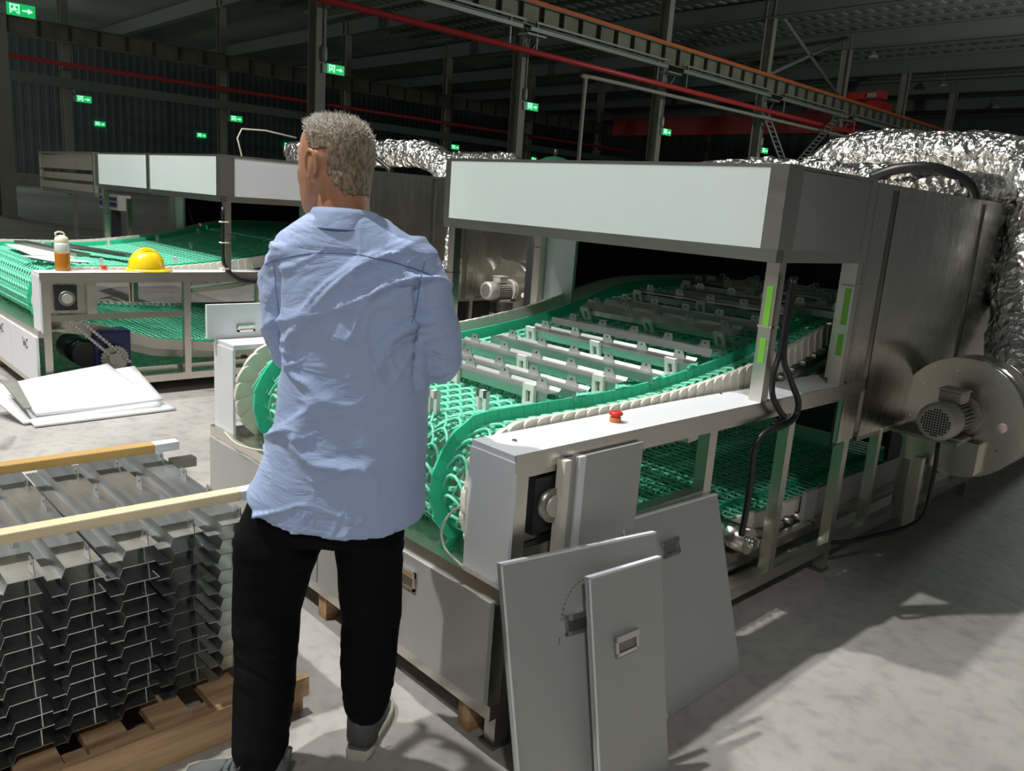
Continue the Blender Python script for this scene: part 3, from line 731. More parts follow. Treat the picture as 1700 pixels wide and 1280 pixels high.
t = thing('dome_cap', (-4.38, 4.5, 1.74), 'dark green tank whose glossy dome peeks over the pale hood', 'tank')
MB().lathe([(.02, .10), (.07, .09), (.14, .055), (.175, .02), (.18, 0)][::-1], 28, (-4.38, 4.5, 1.80)).build('dome', simple('dome_green', (.01, .07, .04), .15), t)
MB().lathe([(.16, -1.72), (.16, .1)], 20, (-4.38, 4.5, 1.72)).build('neck', DARK, t)
MB().tube([(-4.38, 4.5, 1.89), (-4.38, 4.5, 1.95)], .012, 8).build('eye_bolt', DARK, t)
o = MB().tube([(-7, 3.29, 1.73), (-7, 3.24, 1.92), (-7, 3.28, 2.0), (-7, 3.5, 2.01), (-7, 3.8, 1.98)], .007, 6).build('loose_wire', PWHITE); tag(o, 'thin pale wire sticking up from the far hood left of the face', 'wire')

# cables on hood posts
t = thing('hanging_cable', (-1.43, 2.7, .4), 'black cable looping from the hood post down into the near frame', 'cable')
MB().tube(smoothpath([(-1.43, 2.72, 1.35), (-1.43, 2.715, 1.10), (-1.43, 2.69, 1.0), (-1.425, 2.695, .92), (-1.42, 2.76, .85), (-1.42, 2.80, .82), (-1.42, 2.72, .80)], 6), .011, 8).build('strand', BLACK, t)
MB().tube(smoothpath([(-1.425, 2.735, 1.35), (-1.425, 2.73, 1.08), (-1.42, 2.80, .97), (-1.41, 2.87, .88), (-1.41, 2.865, .82), (-1.41, 2.78, .795), (-1.41, 2.67, .79), (-1.42, 2.612, .74), (-1.425, 2.625, .62), (-1.43, 2.632, .48), (-1.44, 2.64, .38)], 6), .012, 8).build('strand', BLACK, t)
MB().tube(smoothpath([(-1.415, 2.78, .80), (-1.42, 2.66, .775), (-1.43, 2.635, .70), (-1.44, 2.655, .5), (-1.45, 2.66, .38)], 6), .009, 8).build('strand', BLACK, t)
t = thing('hanging_cable', (-5.86, 2.59, .8), 'black cable down the hood post of the far machine', 'cable')
MB().tube(smoothpath([(-5.86, 2.60, 1.36), (-5.86, 2.60, 1.0), (-5.86, 2.62, .93), (-5.86, 2.68, .86), (-5.86, 2.78, .82), (-5.86, 3.0, .81)], 6), .014, 8).build('strand', BLACK, t)
for z in (1.25, 1.1, .91): bx('cable_tie', -5.895, -5.84, 2.585, 2.635, z, z+.008, CLIP, t)
# drive motors and chains inside the frames -------------------------------------
def gearmotor(x, y, label):
    t = thing('gear_motor', (x, y, .1), label, 'motor')
    bx('gear_housing', x-.26, x-.08, y-.12, y+.12, .13, .46, BLUE, t, .01)
    MB().cyl((x-.5, y-.17, .30), (x-.1, y-.17, .30), .09, 20).build('motor_can', DARK, t)
    m = MB(); pts = []
    for k in range(48):
        a = 2*PI*k/48; r = .098 if k % 2 else .085; pts.append((y+r*math.cos(a), .27+r*math.sin(a)))
    MB().prism(pts, 'x', x-.062, x-.05).build('sprocket', STEELD, t)
    MB().cyl((x-.07, y, .27), (x-.03, y, .27), .04, 20).build('hub', GREYM, t)
    for s in (-1, 1):
        a = Vector((x-.045, y+.03-.085*s*.75, .27+.085*s*.3)); b = Vector((x-.045, y-.36-.045*s*.75, .66)); n = 22
        ch = MB()
        for k in range(n):
            q = a.lerp(b, k/n); ch.cyl(q, q+Vector((.014, 0, 0)), .012, 8)
            q2 = a.lerp(b, (k+1)/n); ch.tube([q+Vector((.007, 0, 0)), q2+Vector((.007, 0, 0))], .006, 4)
        ch.build('drive_chain', GREYM, t)
    bx('mount_plate', x-.5, x-.04, y-.22, y+.2, .11, .13, STEELD, t)
    return t
gearmotor(-5.93, 1.86, 'blue gear motor with chain and sprocket inside the far machine')
gearmotor(-1.50, 1.93, 'blue gear motor hidden behind the leaning panels of the near machine')
t = thing('roller_shaft', (-1.6, 2.86, .3), 'worn steel roller end low in the near machine frame', 'roller')
MB().cyl((-1.70, 2.86, .27), (-1.52, 2.86, .27), .055, 20).build('roller', STEEL, t); MB().cyl((-1.53, 2.86, .27), (-1.49, 2.86, .27), .025, 14).build('axle', BRIGHT, t)
bx('bracket', -1.60, -1.56, 2.72, 2.98, .14, .21, STEELD, t)

# e-stop buttons, bottle, helmet, papers -------------------------------------
def estop(x, y, z, lab):
    t = thing('stop_button', (x, y, z), lab, 'button', 'emergency stop buttons')
    MB().lathe([(.018, 0), (.018, .014), (.014, .017)], 20, (x, y, z)).build('collar', ORANGEP, t)
    MB().lathe([(.012, .015), (.015, .019), (.022, .023), (.0225, .029), (.019, .033), (.008, .034)], 24, (x, y, z)).build('mushroom_head', RED, t)
estop(-1.556, 1.964, .884, 'red mushroom stop button on the near white table top')
estop(-6.05, 1.83, .884, 'red stop button between the bottle and the hard hat')
for i, (x, y) in enumerate(((-1.60, 2.03), (-1.56, 1.53), (-1.62, 2.66))):
    t = MB().lathe([(.008, 0), (.008, .004), (.003, .006)], 8, (x, y, .884)).build('screw', BRIGHT); tag(t, ['screw on the near table top just right of the red button', 'screw near the front corner of the near white table top', 'screw at the foot of the near hood post'][i], 'screw', 'table top screws')
t = thing('hard_hat', (-6.0, 2.10, .884), 'yellow hard hat on the edge of the far machine', 'helmet')
H = MB(); rg = []
for k in range(13):
    a = PI/2*k/12; rz = .135*math.sin(a); rr = math.cos(a)
    rg.append([(-6.0+.105*rr**.8*math.cos(b)*1.0, 2.10+.125*rr**.8*math.sin(b), .895+rz) for b in [2*PI*q/40 for q in range(40)]])
H.loft(rg).build('shell', YELLOW, t)
br = MB(); n = 40; r0_, r1_, r2_ = [], [], []
for q in range(n):
    b = 2*PI*q/n; e = .018+.035*max(0, math.cos(b-1.2))**2
    r0_.append((-6.0+.103*math.cos(b), 2.10+.122*math.sin(b), .902)); r1_.append((-6.0+(.105+e)*math.cos(b), 2.10+(.125+e)*math.sin(b), .889)); r2_.append((-6.0+(.103+e)*math.cos(b), 2.10+(.123+e)*math.sin(b), .884))
br.loft([r0_, r1_, r2_], cap=False); br.build('brim', YELLOW, t)
rd = MB(); rd.tube([(-6.0, 2.10-.118*math.cos(a), .897+.139*math.sin(a)) for a in [PI*k/14 for k in range(1, 14)]], .013, 8); rd.build('ridge', YELLOW, t)
for s in (-.35, .35): MB().tube([(-6.0+s*.1, 2.10-.11*math.cos(a), .897+.132*math.sin(a)) for a in [PI*k/14 for k in range(2, 13)]], .007, 6).build('ridge', YELLOW, t)
t = thing('drink_bottle', (-6.02, 1.565, .884), 'clear bottle of brown tea with cream cap on the far machine', 'bottle')
MB().lathe([(.046, 0), (.048, .01), (.045, .06), (.046, .11), (.044, .12)], 28, (-6.02, 1.565, .885)).build('tea', TEA, t)
MB().lathe([(.044, .12), (.046, .135), (.046, .17), (.040, .185)], 28, (-6.02, 1.565, .885)).build('upper_wall', BOTC, t)
MB().lathe([(.040, .185), (.041, .19), (.041, .215), (.03, .225), (.012, .235)], 24, (-6.02, 1.565, .885)).build('cap', BOTCAP, t)
MB().tube(smoothpath([(-6.02, 1.585, 1.10), (-6.02, 1.58, 1.13), (-6.02, 1.555, 1.14), (-6.02, 1.53, 1.13), (-6.02, 1.535, 1.11)], 5), .006, 6).build('carry_loop', BOTCAP, t)
# items on the far belt
def slab(name, lab, cat, pts, z0, z1, mat, group=None):
    o = MB().prism(pts, 'z', z0, z1).build(name, mat); tag(o, lab, cat, group); return o
slab('paper_sheet', 'white paper lying on the far belt behind the bottle', 'paper', [(-7.9, 1.62), (-6.9, 1.58), (-6.75, 1.85), (-7.7, 1.98)], .905, .908, SHEETW)
slab('paper_sheet', 'folded white paper with pink corner near the bottle on the far belt', 'paper', [(-6.85, 1.50), (-6.45, 1.60), (-6.35, 1.86), (-6.8, 1.75)], .905, .908, SHEETW)
for i, (a, b) in enumerate((((-7.95, 1.75), (-6.75, 1.90)), ((-7.75, 1.98), (-6.75, 2.25)))):
    d = (Vector((*b, 0))-Vector((*a, 0))).normalized(); nn = Vector((-d.y, d.x, 0))*.05; A = Vector((*a, 0)); B = Vector((*b, 0))
    slab('steel_strip', ['dark steel strip lying on the papers on the far belt', 'dark steel strip behind the bottle, farther of the two'][i], 'strip', [tuple((A-nn)[:2]), tuple((B-nn)[:2]), tuple((B+nn)[:2]), tuple((A+nn)[:2])], .91, .935, STEELD, 'steel strips on the far belt')

# flights: stainless profiles, on the belt and stacked -------------------------
def flight_proto(L, name, label, cat, group, ntab=5, clips=True):
    "profile along x, section in y-z: low flange, slanted step, wide flat"
    t = thing(name, (0, 0, 0), label, cat, group)
    th = .0022
    sec = [(-.062, -.018), (-.032, -.018), (-.030, -.022), (-.020, .004), (.062, .004)]
    lo = [(y, z-th) for y, z in sec][::-1]
    MB().prism(sec+lo, 'x', -L/2, L/2).build('profile', STEELP, t, True)
    for k in range(ntab):
        x = L/2-.028-k*.195
        m = MB(); m.prism([(x-.026, .004), (x+.026, .004), (x+.018, .042), (x-.018, .042)], 'y', .036, .0385)
        tb = m.build('tab', STEELP, t, True)
        MB().cyl((x+.004, .0352, .030), (x+.004, .0360, .030), .004, 8).build('tab_hole', BLACK, tb, True)
    if clips:
        for k in range(3):
            x = -L/2+.02+L*.40*k
            m = MB(); m.box(x-.026, x-.012, -.074, -.060, -.075, .030).box(x+.012, x+.026, -.074, -.060, -.075, .030).box(x-.026, x+.026, -.074, -.060, .006, .030)
            m.build('clip', CLIP, t, True)
    return t
def surf(y): 
    pts = [(1.5, .845), (2.2, .846), (2.45, .857), (2.73, .885), (3.08, .935), (3.37, 1.0), (3.6, 1.055), (3.78, 1.085), (4.0, 1.098), (9, 1.10)]
    for (a, b), (c, d) in zip(pts, pts[1:]):
        if a <= y <= c: return b+(d-b)*(y-a)/(c-a), math.atan2(d-b, c-a)
    return .845, 0
ords = ['nearest to the man', 'second from the front', 'third from the front', 'fourth from the front', 'fifth from the front', 'sixth from the front, tilted flat', 'seventh, brightly lit on top', 'eighth, with dark edge', 'ninth, in the shade of the hood', 'tenth, in the shade', 'eleventh, in deep shade', 'twelfth, in deep shade', 'thirteenth, in deep shade', 'last visible in the dark opening']
def bar_proto(L, label):
    t = thing('flight_bar', (0, 0, 0), label, 'bar', 'steel flights on the near belt'); th = .0022
    out = [(-.034, -.030), (-.030, -.030), (-.030, .0), (.030, .0), (.040, .010), (.040, .010+th), (.030, th), (-.034, th)]
    MB().prism(out, 'x', -L/2, L/2).build('profile', STEELG, t, True)
    for k in range(5):
        x = -L/2+.08+(L-.16)*k/4
        tb = MB().prism([(x-.030, .0), (x+.030, .0), (x+.019, .038), (x-.019, .038)], 'y', .026, .0285).build('tab', STEELG, t, True)
        MB().cyl((x, .0250, .026), (x, .0262, .026), .004, 8).build('tab_hole', BLACK, tb, True)
    return t
def add_clips(bar, L):
    for k in range(3):
        x = -L/2+.05+(L-.12)*k/2
        m = MB(); m.box(x-.027, x-.011, -.050, -.036, -.070, .022).box(x+.011, x+.027, -.050, -.036, -.070, .022).box(x-.0265, x+.0265, -.0505, -.0355, .000, .0225).box(x-.0265, x+.0265, -.0505, -.0355, -.052, -.040)
        m.build('clip', CLIP, bar, True)
FP = bar_proto(.93, 'steel flight bar across the near belt, '+ords[0])
bars = [(-2.29, 1.955, 0), (-2.26, 2.075, .0), (-2.28, 2.30, .03), (-2.26, 2.50, -.10), (-2.28, 2.74, .05), (-2.29, 2.93, -.35), (-2.36, 3.20, .30), (-2.31, 3.35, -.3), (-2.30, 3.55, .0), (-2.1, 3.72, -.1), (-2.25, 3.92, .1), (-2.2, 4.12, 0), (-2.35, 4.32, 0), (-2.25, 4.55, 0)]
for i, (x, y, tl) in enumerate(bars):
    z, a = surf(y)
    loc = (x, y, z+.072+(.008 if abs(tl) > .2 else 0)); rot = (a+tl, 0, random.uniform(-.012, .012))
    if i == 0: continue
    q = dup(FP, loc, rot, 'steel flight bar across the near belt, '+ords[i])
    if i % 2 == 0: add_clips(q, .93)
FP.location = (bars[0][0], bars[0][1], surf(bars[0][1])[0]+.072); add_clips(FP, .93)
# loose clips on the far belt
cp = MB(); cp.box(-.026, -.010, -.008, .008, 0, .075).box(.010, .026, -.008, .008, 0, .075).box(-.026, .026, -.008, .008, .05, .075)
cme = cp.mesh('belt_clip', CLIP)
k = 0
def place_clip(x, y, lab, grp):
    z, a = surf(y+.0)
    o = bpy.data.objects.new('belt_clip', cme); COL.objects.link(o); o.location = (x, y, z+.004); o.rotation_euler = (a, 0, 0); tag(o, lab, 'clip', grp)
for yy, nm in ((1.95, 'front'), (2.5, 'second'), (2.95, 'third'), (3.35, 'shaded rear')):
    for xx, nn in ((-8.1, 'far'), (-7.3, 'middle'), (-6.5, 'near')):
        place_clip(xx, yy, 'white clip on the far belt, %s row, %s end' % (nm, nn), 'white clips on the far belt')
for i, (xx, yy) in enumerate(((-1.95, 1.75), (-2.55, 1.80), (-2.02, 1.60))):
    place_clip(xx, yy, ['white clip on the near belt right of the man, by the guard', 'white clip on the near belt beside the elbow', 'white clip where the near belt turns down'][i], 'bare white clips on the near belt')

# pallet stack ------------------------------------------------------------------
SP = thing('timber_pallet', (-2.38, .55, 0), 'rough wooden pallet under the steel profile stack', 'pallet')
for y0, y1 in ((-.25, -.12), (.36, .48), (.93, 1.05)): pass
for x in (-2.74, -2.35, -1.99):
    bx('bearer', x-.045, x+.045, -.30, 1.10, .0, .085, WOODR, SP)
for y in (-.28, -.12, .04, .20, .36, .52, .68, .84, 1.0):
    m = MB().box(-2.82, -1.955, y, y+.10, .085, .108); m.build('deck_board', WOODR, SP)
bx('edge_board', -1.965, -1.945, -.30, 1.12, .045, .108, WOODR, SP)
stack_z0 = .132; lay = .0455; NL = 11
PP = flight_proto(.80, 'steel_profile', 'x', 'profile', 'stacked steel profiles', 4, False)
first = True
colsY = [-.02+.1365*k for k in range(8)]
for c, yy in enumerate(colsY):
    for L in range(NL):
        top = L == NL-1
        loc = (-2.385-.014*c+random.uniform(-.006, .006), yy+random.uniform(-.007, .007), stack_z0+L*lay)
        lab = ('stacked steel profile, %s layer, %s column from the right, by the man\'s leg' % (['bottom', 'second', 'third', 'fourth', 'fifth', 'sixth', 'seventh', 'eighth', 'ninth', 'tenth', 'top'][L], ['eighth', 'seventh', 'sixth', 'fifth', 'fourth', 'third', 'second', 'first'][c]))
        if first: PP.location = loc; PP['label'] = lab; first = False
        else: dup(PP, loc, (0, 0, random.uniform(-.006, .006)), lab)
def beam(name, a, b, w, h, mat, lab, tip):
    a = Vector(a); b = Vector(b); d = (b-a).normalized(); n = d.cross(Vector((0, 0, 1))).normalized()
    t = thing(name, a, lab, 'timber')
    f = lambda p: [p-n*w/2, p+n*w/2, p+n*w/2+Vector((0, 0, h)), p-n*w/2+Vector((0, 0, h))]
    MB().loft([f(a), f(b)], smooth=False).build('beam', mat, t, bevel=.004)
    MB().loft([[q*.999+Vector((0, 0, 0)) for q in f(b-d*.0)], f(b+d*tip)], smooth=False).build('wrapped_tip', SHEETW, t, bevel=.002)
zt_ = stack_z0+(NL-1)*lay+.004
beam('timber_beam', (-2.19, -.12, zt_+.042), (-2.15, .995, zt_+.042), .045, .03, WOOD, 'pale timber beam across the front of the profile stack', .06)
beam('timber_beam', (-2.72, -.12, zt_+.042), (-2.70, .95, zt_+.042), .045, .03, WOODO, 'ochre timber beam across the back of the profile stack', .08)
o = bx('steel_offcut', -2.70, -2.66, 1.0, 1.08, zt_-.02, zt_+.01, STEEL); tag(o, 'short steel stub poking out behind the profile stack', 'steel offcut')

# leaning panels -----------------------------------------------------------------
def lean_panel(bl, br_, tl, tr, th, label, hpos=None, hw=.09, hh=.055):
    bl, br_, tl, tr = map(Vector, (bl, br_, tl, tr)); n = (br_-bl).cross(tl-bl).normalized()
    if n.x < 0: n = -n
    t = thing('leaning_panel', bl, label, 'panel', 'loose cover panels')
    MB().loft([[bl, br_, tr, tl], [q-n*th for q in (bl, br_, tr, tl)]], smooth=False).build('sheet', LEANP, t)
    # bright folded top edge
    u = (tl-bl).normalized()
    MB().loft([[tl+n*.001, tr+n*.001, tr+n*.001-u*.006, tl+n*.001-u*.006], [q-n*th for q in (tl+u*.002, tr+u*.002, tr, tl)]], smooth=False).build('folded_edge', WHITE, t)
    MB().loft([[tl+n*.001, tl+n*.001+(tr-tl).normalized()*.006, bl+n*.001+(tr-tl).normalized()*.006, bl+n*.001], [q-n*th for q in (tl, tl, bl, bl)]], smooth=False).build('folded_edge', WHITE, t)
    if hpos:
        c = bl.lerp(br_, hpos[0]).lerp(tl.lerp(tr, hpos[0]), hpos[1])+n*.001
        handle(t, c, n, (br_-bl), u, hw, hh)
    return t
lean_panel((-1.235, 1.965, .002), (-1.24, 2.40, .002), (-1.445, 1.90, .60), (-1.445, 2.44, .585), .018, 'grey cover panel leaning on the near machine, rightmost one', (.40, .80))
lean_panel((-1.195, 1.30, .002), (-1.10, 1.79, .002), (-1.40, 1.355, .622), (-1.30, 1.885, .622), .018, 'largest grey cover panel leaning at the machine corner, with a scratch', (.43, .70))
lean_panel((-1.105, 1.50, .002), (-1.09, 1.775, .002), (-1.275, 1.565, .575), (-1.245, 1.845, .575), .016, 'small grey cover panel leaning in front of the largest one', (.45, .66))
# scratch mark on big panel
# fixed grey panel in the side frame
t = thing('upright_panel', (-1.45, 1.78, .14), 'grey upright panel set in the near machine frame behind the others', 'panel', 'loose cover panels')
bx('sheet', -1.452, -1.435, 1.66, 1.96, .14, .85, LEANP, t); bx('folded_edge', -1.455, -1.425, 1.60, 1.625, .14, .85, CREAM, t); bx('flange', -1.452, -1.442, 1.625, 1.66, .14, .85, LEANP, t); bx('folded_edge', -1.456, -1.43, 1.665, 1.69, .14, .85, WHITE, t)
# panel standing on the far left table top of the near machine
t = thing('standing_panel', (-3.31, 1.6, .884), 'white cover panel with handle standing on the machine left of the man', 'panel', 'loose cover panels')
bx('sheet', -3.33, -3.315, 1.40, 1.95, .886, 1.03, WHITE, t); handle(t, (-3.314, 1.57, .925), (1, 0, 0), (0, 1, 0), (0, 0, 1), .08, .03)
o = bx('angle_strip', -3.318, -3.300, 1.43, 1.95, 1.031, 1.04, WHITE); bpy.data.objects.remove(o)
o = MB().tube(smoothpath([(-1.62, 1.40, .70), (-1.67, 1.40, .655), (-1.70, 1.40, .60), (-1.69, 1.40, .56), (-1.66, 1.40, .54), (-1.62, 1.42, .51)], 6), .004, 6).build('white_wire', WIREW); tag(o, 'thin pale wire curling below the turn of the near belt', 'wire')
o = MB().tube(smoothpath([(-3.15, 1.40, .52), (-3.0, 1.38, .515), (-2.85, 1.385, .53), (-2.7, 1.40, .56)], 6), .004, 6).build('white_wire', WIREW); tag(o, 'thin pale wire hanging at the left end box of the near machine', 'wire')

# loose white sheets on the floor in front of the far machine
def sheet(pts, z, th, mat, lab, n=14, amp=.006):
    P = [Vector((*p, z)) if len(p) == 2 else Vector(p) for p in pts]; g = []
    for i in range(n+1):
        for j in range(n+1):
            q = P[0].lerp(P[1], i/n).lerp(P[3].lerp(P[2], i/n), j/n); q.z += amp*noise.noise(q*5); g.append(q)
    k = len(g); vs = g+[q-Vector((0, 0, th)) for q in g]; w = n+1
    fs = [(a*w+b, (a+1)*w+b, (a+1)*w+b+1, a*w+b+1) for a in range(n) for b in range(n)]
    fs2 = [tuple(k+i for i in f[::-1]) for f in fs]; ed = []
    for a in range(n):
        ed += [(a*w, k+a*w, k+(a+1)*w, (a+1)*w), (a*w+n, (a+1)*w+n, k+(a+1)*w+n, k+a*w+n), (a, a+1, k+a+1, k+a), (n*w+a, k+n*w+a, k+n*w+a+1, n*w+a+1)]
    o = MB().add(vs, fs+fs2+ed, True).build('cover_sheet', mat); tag(o, lab, 'panel', 'white sheets piled on the floor'); return o
sheet([(-5.82, 1.02, .175), (-5.46, 1.16, .024), (-5.44, 1.98, .045), (-5.82, 1.76, .272)], 0, .014, SHEETW, 'large white sheet of the floor pile, sticking out at the left and back', amp=.004)
sheet([(-5.50, 1.20, .030), (-5.375, 1.20, .022), (-5.40, 2.06, .022), (-5.52, 2.04, .038)], 0, .016, SHEETW, 'long narrow white sheet at the near edge of the floor pile', amp=.002)
sheet([(-5.76, 1.16, .195), (-5.48, 1.235, .068), (-5.47, 2.00, .078), (-5.80, 1.93, .245)], 0, .022, SHEETW, 'top white sheet of the floor pile', amp=.006)
o = MB().prism([(-5.72, 1.10), (-5.69, 1.19), (-5.47, 1.21), (-5.47, 1.17)], 'z', .0, .01); o.v = [Vector((p.x, p.y, p.z+.10+(-5.47-p.x)*.55)) for p in o.v]
o = o.build('edge_strip', STEELD); tag(o, 'grey steel strip at the left edge of the white floor pile', 'strip')

# ================================================================== MAN
O = Vector((-1.75, 1.06, 0)); RV = Vector((math.cos(YAW), math.sin(YAW), 0)); FV = Vector((-math.sin(YAW), math.cos(YAW), 0)); ZV = Vector((0, 0, 1))
def W(s, f, z): return O+RV*s+FV*f+ZV*z
MAN = thing('person', (O.x, O.y, 0), 'man in light blue shirt and black trousers seen from behind', 'person')
def limb(mb, pts, seg=18):
    "pts: (s, f, z, r) chain with rounded ends"
    P = [W(*p[:3]) for p in pts]; R_ = [p[3] for p in pts]
    d0 = (P[0]-P[1]).normalized(); d1 = (P[-1]-P[-2]).normalized()
    path = [P[0]+d0*R_[0]*.95, P[0]+d0*R_[0]*.6]+P+[P[-1]+d1*R_[-1]*.6, P[-1]+d1*R_[-1]*.95]
    rad = [R_[0]*.3, R_[0]*.8]+R_+[R_[-1]*.8, R_[-1]*.3]
    mb.tube(path, rad, seg); return mb
def torso(mb, rows, seg=40, e=2.3):
    mb.loft([ring(W(s, f, z), RV, FV, hw, hd, seg, e) for z, s, hw, f, hd in rows]); return mb
def hand(mb, base, d, palmn, side):
    "a relaxed hand: palm, four bent fingers, thumb. base=wrist (world), d=direction, palmn=palm normal, side=thumb side"
    d = d.normalized(); palmn = palmn.normalized(); w = side.normalized()
    mb.loft([ring(base+d*t, w, palmn, rx, ry, 14) for t, rx, ry in ((-.02, .026, .019), (.02, .034, .017), (.06, .042, .016), (.092, .040, .014), (.098, .03, .008))])
    for i, ln in enumerate((.068, .078, .072, .056)):
        a = base+d*.085+w*(.030-.020*i); p1 = a+d*ln*.45+palmn*.006; p2 = p1+d*ln*.25+palmn*ln*.28; p3 = p2+palmn*ln*.26-d*ln*.02
        mb.tube([a-d*.01, p1, p2, p3], [.0098, .0090, .0082, .0062], 8)
    a = base+d*.025+w*.030; mb.tube([a, a+d*.03+w*.022+palmn*.006, a+d*.058+w*.026+palmn*.018, a+d*.075+w*.018+palmn*.03], [.013, .012, .0105, .007], 8)

# --- body (skin) : one continuous surface
HY = math.radians(56)                       # head turned to the left
HF = (FV*math.cos(HY)-RV*math.sin(HY)).normalized(); HR = HF.cross(ZV).normalized()
HC = W(-.012, .02, 1.60)
def hd(f, r, z): return HC+HF*f+HR*r+ZV*z
body = MB()
def hring(f, r, z, rf, rr, seg=32, e=2.1): return ring(hd(f, r, z), HF, HR, rf, rr, seg, e)
body.loft([hring(.0, 0, .098, .012, .010), hring(-.001, 0, .094, .045, .036), hring(-.002, 0, .082, .072, .057), hring(-.004, 0, .058, .091, .071), hring(-.005, 0, .025, .099, .077), hring(-.004, 0, -.005, .099, .077), hring(.000, 0, -.03, .094, .074), hring(.010, 0, -.055, .083, .069), hring(.026, 0, -.08, .066, .061), hring(.040, 0, -.105, .050, .050), hring(.052, 0, -.125, .036, .036), hring(.056, 0, -.137, .018, .02)])
body.loft([ring(hd(.088+o, 0, z), HF, HR, a, b, 12) for o, z, a, b in ((-.01, .03, .008, .008), (.002, .005, .012, .009), (.014, -.025, .016, .013), (.010, -.040, .014, .017), (-.002, -.046, .008, .010))])
body.loft([ring(hd(.080, 0, z), HF, HR, a, b, 14) for z, a, b in ((-.058, .008, .02), (-.066, .014, .024), (-.074, .013, .022), (-.082, .010, .018))])      # lips block
body.loft([ring(hd(.072, 0, z), HF, HR, a, b, 14) for z, a, b in ((.035, .010, .03), (.024, .020, .055), (.012, .016, .055), (.002, .006, .03))])          # brow
for sd in (-1, 1):
    body.loft([ring(hd(.045, sd*.045, z), HF, HR, a, b, 12) for z, a, b in ((-.005, .012, .010), (-.025, .030, .022), (-.05, .028, .02), (-.075, .015, .012))])   # cheek
    ear = [(.000, .034, .010, .008), (.000, .022, .019, .013), (-.002, 0, .018, .014), (.002, -.018, .013, .011), (.006, -.032, .009, .008)]
    body.loft([ring(hd(-.016+f, sd*.082, z-.016), HF, HR, a, b, 12) for f, z, a, b in ear])
body.loft([ring(W(.018+.0*k, .0-.004*k, z), RV, FV, r1, r2, 24) for k, (z, r1, r2) in enumerate(((1.57, .062, .070), (1.53, .060, .066), (1.49, .062, .066), (1.46, .072, .070), (1.42, .11, .075)))])
torso(body, [(1.44, .03, .10, 0, .07), (1.40, .045, .14, 0, .08), (1.34, .05, .155, 0, .09), (1.2, .055, .165, 0, .10), (1.05, .05, .145, 0, .10), (.92, .03, .155, 0, .105), (.84, .01, .16, 0, .11)])
limb(body, [(-.085, 0, 1.34, .045), (-.118, .0, 1.24, .036), (-.112, .04, 1.13, .033), (-.085, .14, 1.11, .029), (-.05, .255, 1.12, .025)])
limb(body, [(.17, 0, 1.35, .045), (.236, .0, 1.24, .036), (.255, .04, 1.13, .033), (.21, .16, 1.115, .029), (.14, .265, 1.12, .025)])
hand(body, W(-.05, .26, 1.12), RV*.55+FV*.8+ZV*.1, -RV*.6+FV*.3-ZV*.2, ZV)
hand(body, W(.14, .27, 1.12), -RV*.75+FV*.6+ZV*.05, -ZV*.2-FV*.4-RV*.4, ZV)
limb(body, [(-.07, 0, .84, .09), (-.12, .0, .62, .075), (-.160, .0, .44, .055), (-.148, -.08, .26, .05), (-.128, -.16, .10, .036)])
limb(body, [(.11, 0, .84, .09), (.112, .0, .62, .075), (.112, .015, .44, .055), (.112, .01, .26, .05), (.112, .0, .10, .036)])
bme = remeshed(body, .0055, 3)
# refine eyes: shallow sockets
BODY = meshobj(bme, 'body', SKIN, MAN)
for sd in (-1, 1):
    c = hd(.080, sd*.031, .002)-wloc(MAN); e = MB(); rgs = []
    for k in range(9):
        a = PI*k/8; rgs.append([c+ZV*(.0115*math.cos(a))+(HF*math.cos(b)+HR*math.sin(b))*(.0115*math.sin(a)+.0002) for b in [2*PI*q/16 for q in range(16)]])
    eo = MB().loft(rgs).build('eye', EYEW, MAN, True)
    MB().cyl(c+HF*.0098, c+HF*.0122, .005, 14).build('iris', EYED, eo, True)
    MB().tube([hd(.083, sd*.014, .024), hd(.089, sd*.030, .030), hd(.078, sd*.050, .024)], [.003, .004, .002], 6).build('eyebrow', DARK, MAN)
for sd in (-1, 1):
    MB().tube([hd(-.018+.018*math.cos(a), sd*(.091+.003*math.sin(a)), -.014+.032*math.sin(a)) for a in [math.radians(-75+17*k) for k in range(18)]], [.0035]+[.0045]*16+[.0035], 8).build('ear_rim', SKIN, MAN)
MB().tube([hd(.088, -.020, -.069), hd(.0945, 0, -.067), hd(.088, .020, -.069)], [.002, .0045, .002], 6).build('lips', LIP, MAN)

# --- hair: close cropped cap cut from the head surface, longer silver strands on top
import bmesh
bm = bmesh.new(); bm.from_mesh(bme); bm.normal_update()
loc0 = wloc(MAN); hc = HC-loc0
def hairy(p):
    q = p-hc; f = q.dot(HF); r = q.dot(HR); z = q.z
    if z > .11: return False
    line = -.078+max(0, f+.085)*1.15+.006*noise.noise(q*60)   # hairline rises to the front
    if abs(r) > .055 and -.045 < f < .022: line = max(line, .020)   # around the ears
    return z > line and (q.length < .135) and abs(r) < .083
dele = [f for f in bm.faces if not all(hairy(v.co) for v in f.verts)]
bmesh.ops.delete(bm, geom=dele, context='FACES')
for v in bm.verts: v.co += v.normal*(.0022+.0035*max(0, min(1, ((v.co-hc).z-.01)/.08))+.0012*noise.noise(v.co*120))
geo = bmesh.ops.solidify(bm, geom=bm.faces[:], thickness=.002)
hme = bpy.data.meshes.new('hair'); bm.to_mesh(hme); bm.free()
hme.materials.append(HAIRS); hme.polygons.foreach_set('use_smooth', [True]*len(hme.polygons))
HAIR = bpy.data.objects.new('hair', hme); COL.objects.link(HAIR); HAIR.parent = MAN
HAIR['label'] = 'short grey brown hair, shaved at the neck'
bm = bmesh.new(); bm.from_mesh(hme); bm.faces.ensure_lookup_table()
cand = [f for f in bm.faces if (f.calc_center_median()-hc).z > .045]
st = MB(); rnd = random.Random(3)
